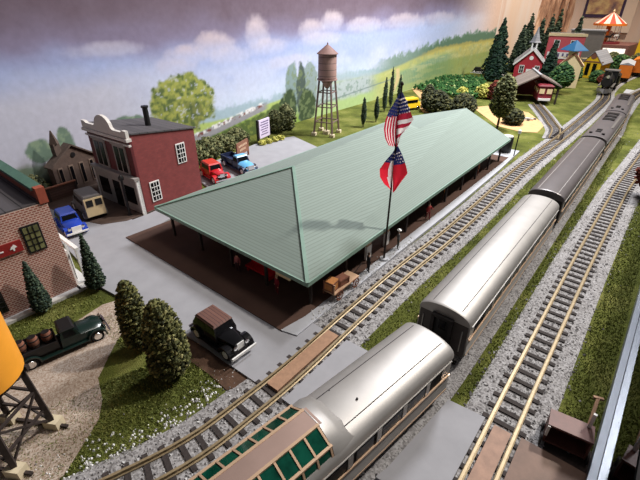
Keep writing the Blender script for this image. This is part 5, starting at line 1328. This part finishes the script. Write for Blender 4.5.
# lumber at the clearing
for i in range(7):
    x = -23.3+.38*i+random.uniform(-.1,.1); y = 90+.75*i
    t = MB(); t.bar((-1.6,0,0), (1.6,.2,0), .34, .34)
    lab = ['pale sawn beam lying at the left end of the lumber by the clearing','pale sawn beam, second of the lumber by the clearing','pale sawn beam, third of the lumber by the clearing','pale sawn beam in the middle of the lumber by the clearing','pale sawn beam, third from the spur end of the lumber','pale sawn beam, second from the spur end of the lumber','pale sawn beam nearest the spur track'][i]
    tag(t.build('lumber', K['white'] if i % 2 else K['greypaint'], None, (x,y,.23+.05*(i % 3)), random.uniform(-.5,.9)), lab, 'lumber', 'lumber by the clearing')

# ---------------------------------------------------------------- by the glass, right foreground
t = thing('trackside_cart', 'dark brown wooden trackside cart with an open front beside the glass', 'cart', (1.72,18.95,.02), .12)
cw = M('cart_wood', rgb(104,66,58), .45, 0, 2, .2)
b = MB(); b.box((0,.15,1.62), (2.1,1.15,.12)); b.build('top', cw, t)
b = MB(); b.box((0,.65,.95), (2.0,.1,1.3)); b.build('back_panel', cw, t)
for s in (-1,1):
    b = MB(); b.box((s*.98,.1,.95), (.1,1.05,1.3)); b.build('side_panel', cw, t)
b = MB(); b.box((0,.1,.42), (2.0,1.1,.12)); b.build('floor_board', cw, t)
b = MB(); b.box((-.98,-.46,1.25), (.12,.1,.75)); b.build('corner_post', K['white'], t)
for s in (-1,1):
    for y in (-.3,.5):
        b = MB(); b.cyl((s*1.06,y,.34), (s*1.16,y,.34), .34, n=14); b.build('wheel', K['iron'], t, smooth=40)
b = MB(); b.bar((.75,.5,1.5), (.95,2.2,2.3), .16, .16); b.bar((.72,2.15,2.3), (1.2,2.25,2.3), .14, .14); b.build('handle', K['plank'], t)
b = MB(); b.bar((.78,.55,1.6), (.80,.62,2.6), .16, .16); b.build('stake', K['white'], t)

pp = lambda y: 3.0+.0195*(y-17)
b = MB(); y0_, y1_ = 2, 64
for o0, o1, zt in ((0,.36,.8),(.46,.82,.8)):
    b.add([(pp(y)+o, y, z) for y in (y0_, y1_) for o, z in ((o0,0),(o1,0),(o1,zt),(o0,zt))], [(0,1,2,3),(7,6,5,4),(0,4,5,1),(1,5,6,2),(2,6,7,3),(3,7,4,0)])
b.k = 1
b.add([(pp(y)+o, y, z) for y in (y0_, y1_) for o, z in ((.36,0),(.46,0),(.46,.55),(.36,.55))], [(0,1,2,3),(7,6,5,4),(0,4,5,1),(1,5,6,2),(2,6,7,3),(3,7,4,0)])
b.build('trim_1', [K['alu'], K['slot']])
struct(bpy.data.objects['trim_1'])
m = bpy.data.materials.new('pane_glass'); m.use_nodes = True; nt = m.node_tree
for n_ in list(nt.nodes):
    if n_.type != 'OUTPUT_MATERIAL': nt.nodes.remove(n_)
tr = nt.nodes.new('ShaderNodeBsdfTransparent'); gl = nt.nodes.new('ShaderNodeBsdfGlossy'); gl.inputs['Roughness'].default_value = .02; fr = nt.nodes.new('ShaderNodeFresnel'); fr.inputs['IOR'].default_value = 1.45
mx = nt.nodes.new('ShaderNodeMixShader'); nt.links.new(fr.outputs[0], mx.inputs[0]); nt.links.new(tr.outputs[0], mx.inputs[1]); nt.links.new(gl.outputs[0], mx.inputs[2])
nt.links.new(mx.outputs[0], nt.nodes['Material Output'].inputs[0])
b = MB(); b.add([(pp(y)+o, y, z) for y in (y0_, y1_) for o, z in ((.38,.56),(.44,.56),(.44,7),(.38,7))], [(0,1,2,3),(7,6,5,4),(0,4,5,1),(1,5,6,2),(2,6,7,3),(3,7,4,0)])
struct(b.build('window_1', m))
# table edge beyond the glass

# ---------------------------------------------------------------- to real size
bpy.context.view_layer.update()
done = set()
for o in bpy.data.objects:
    if o.type == 'MESH':
        if o.data.name not in done: done.add(o.data.name); o.data.transform(Matrix.Scale(S, 4))
    if o.type in ('MESH', 'EMPTY'): o.location = o.location*S
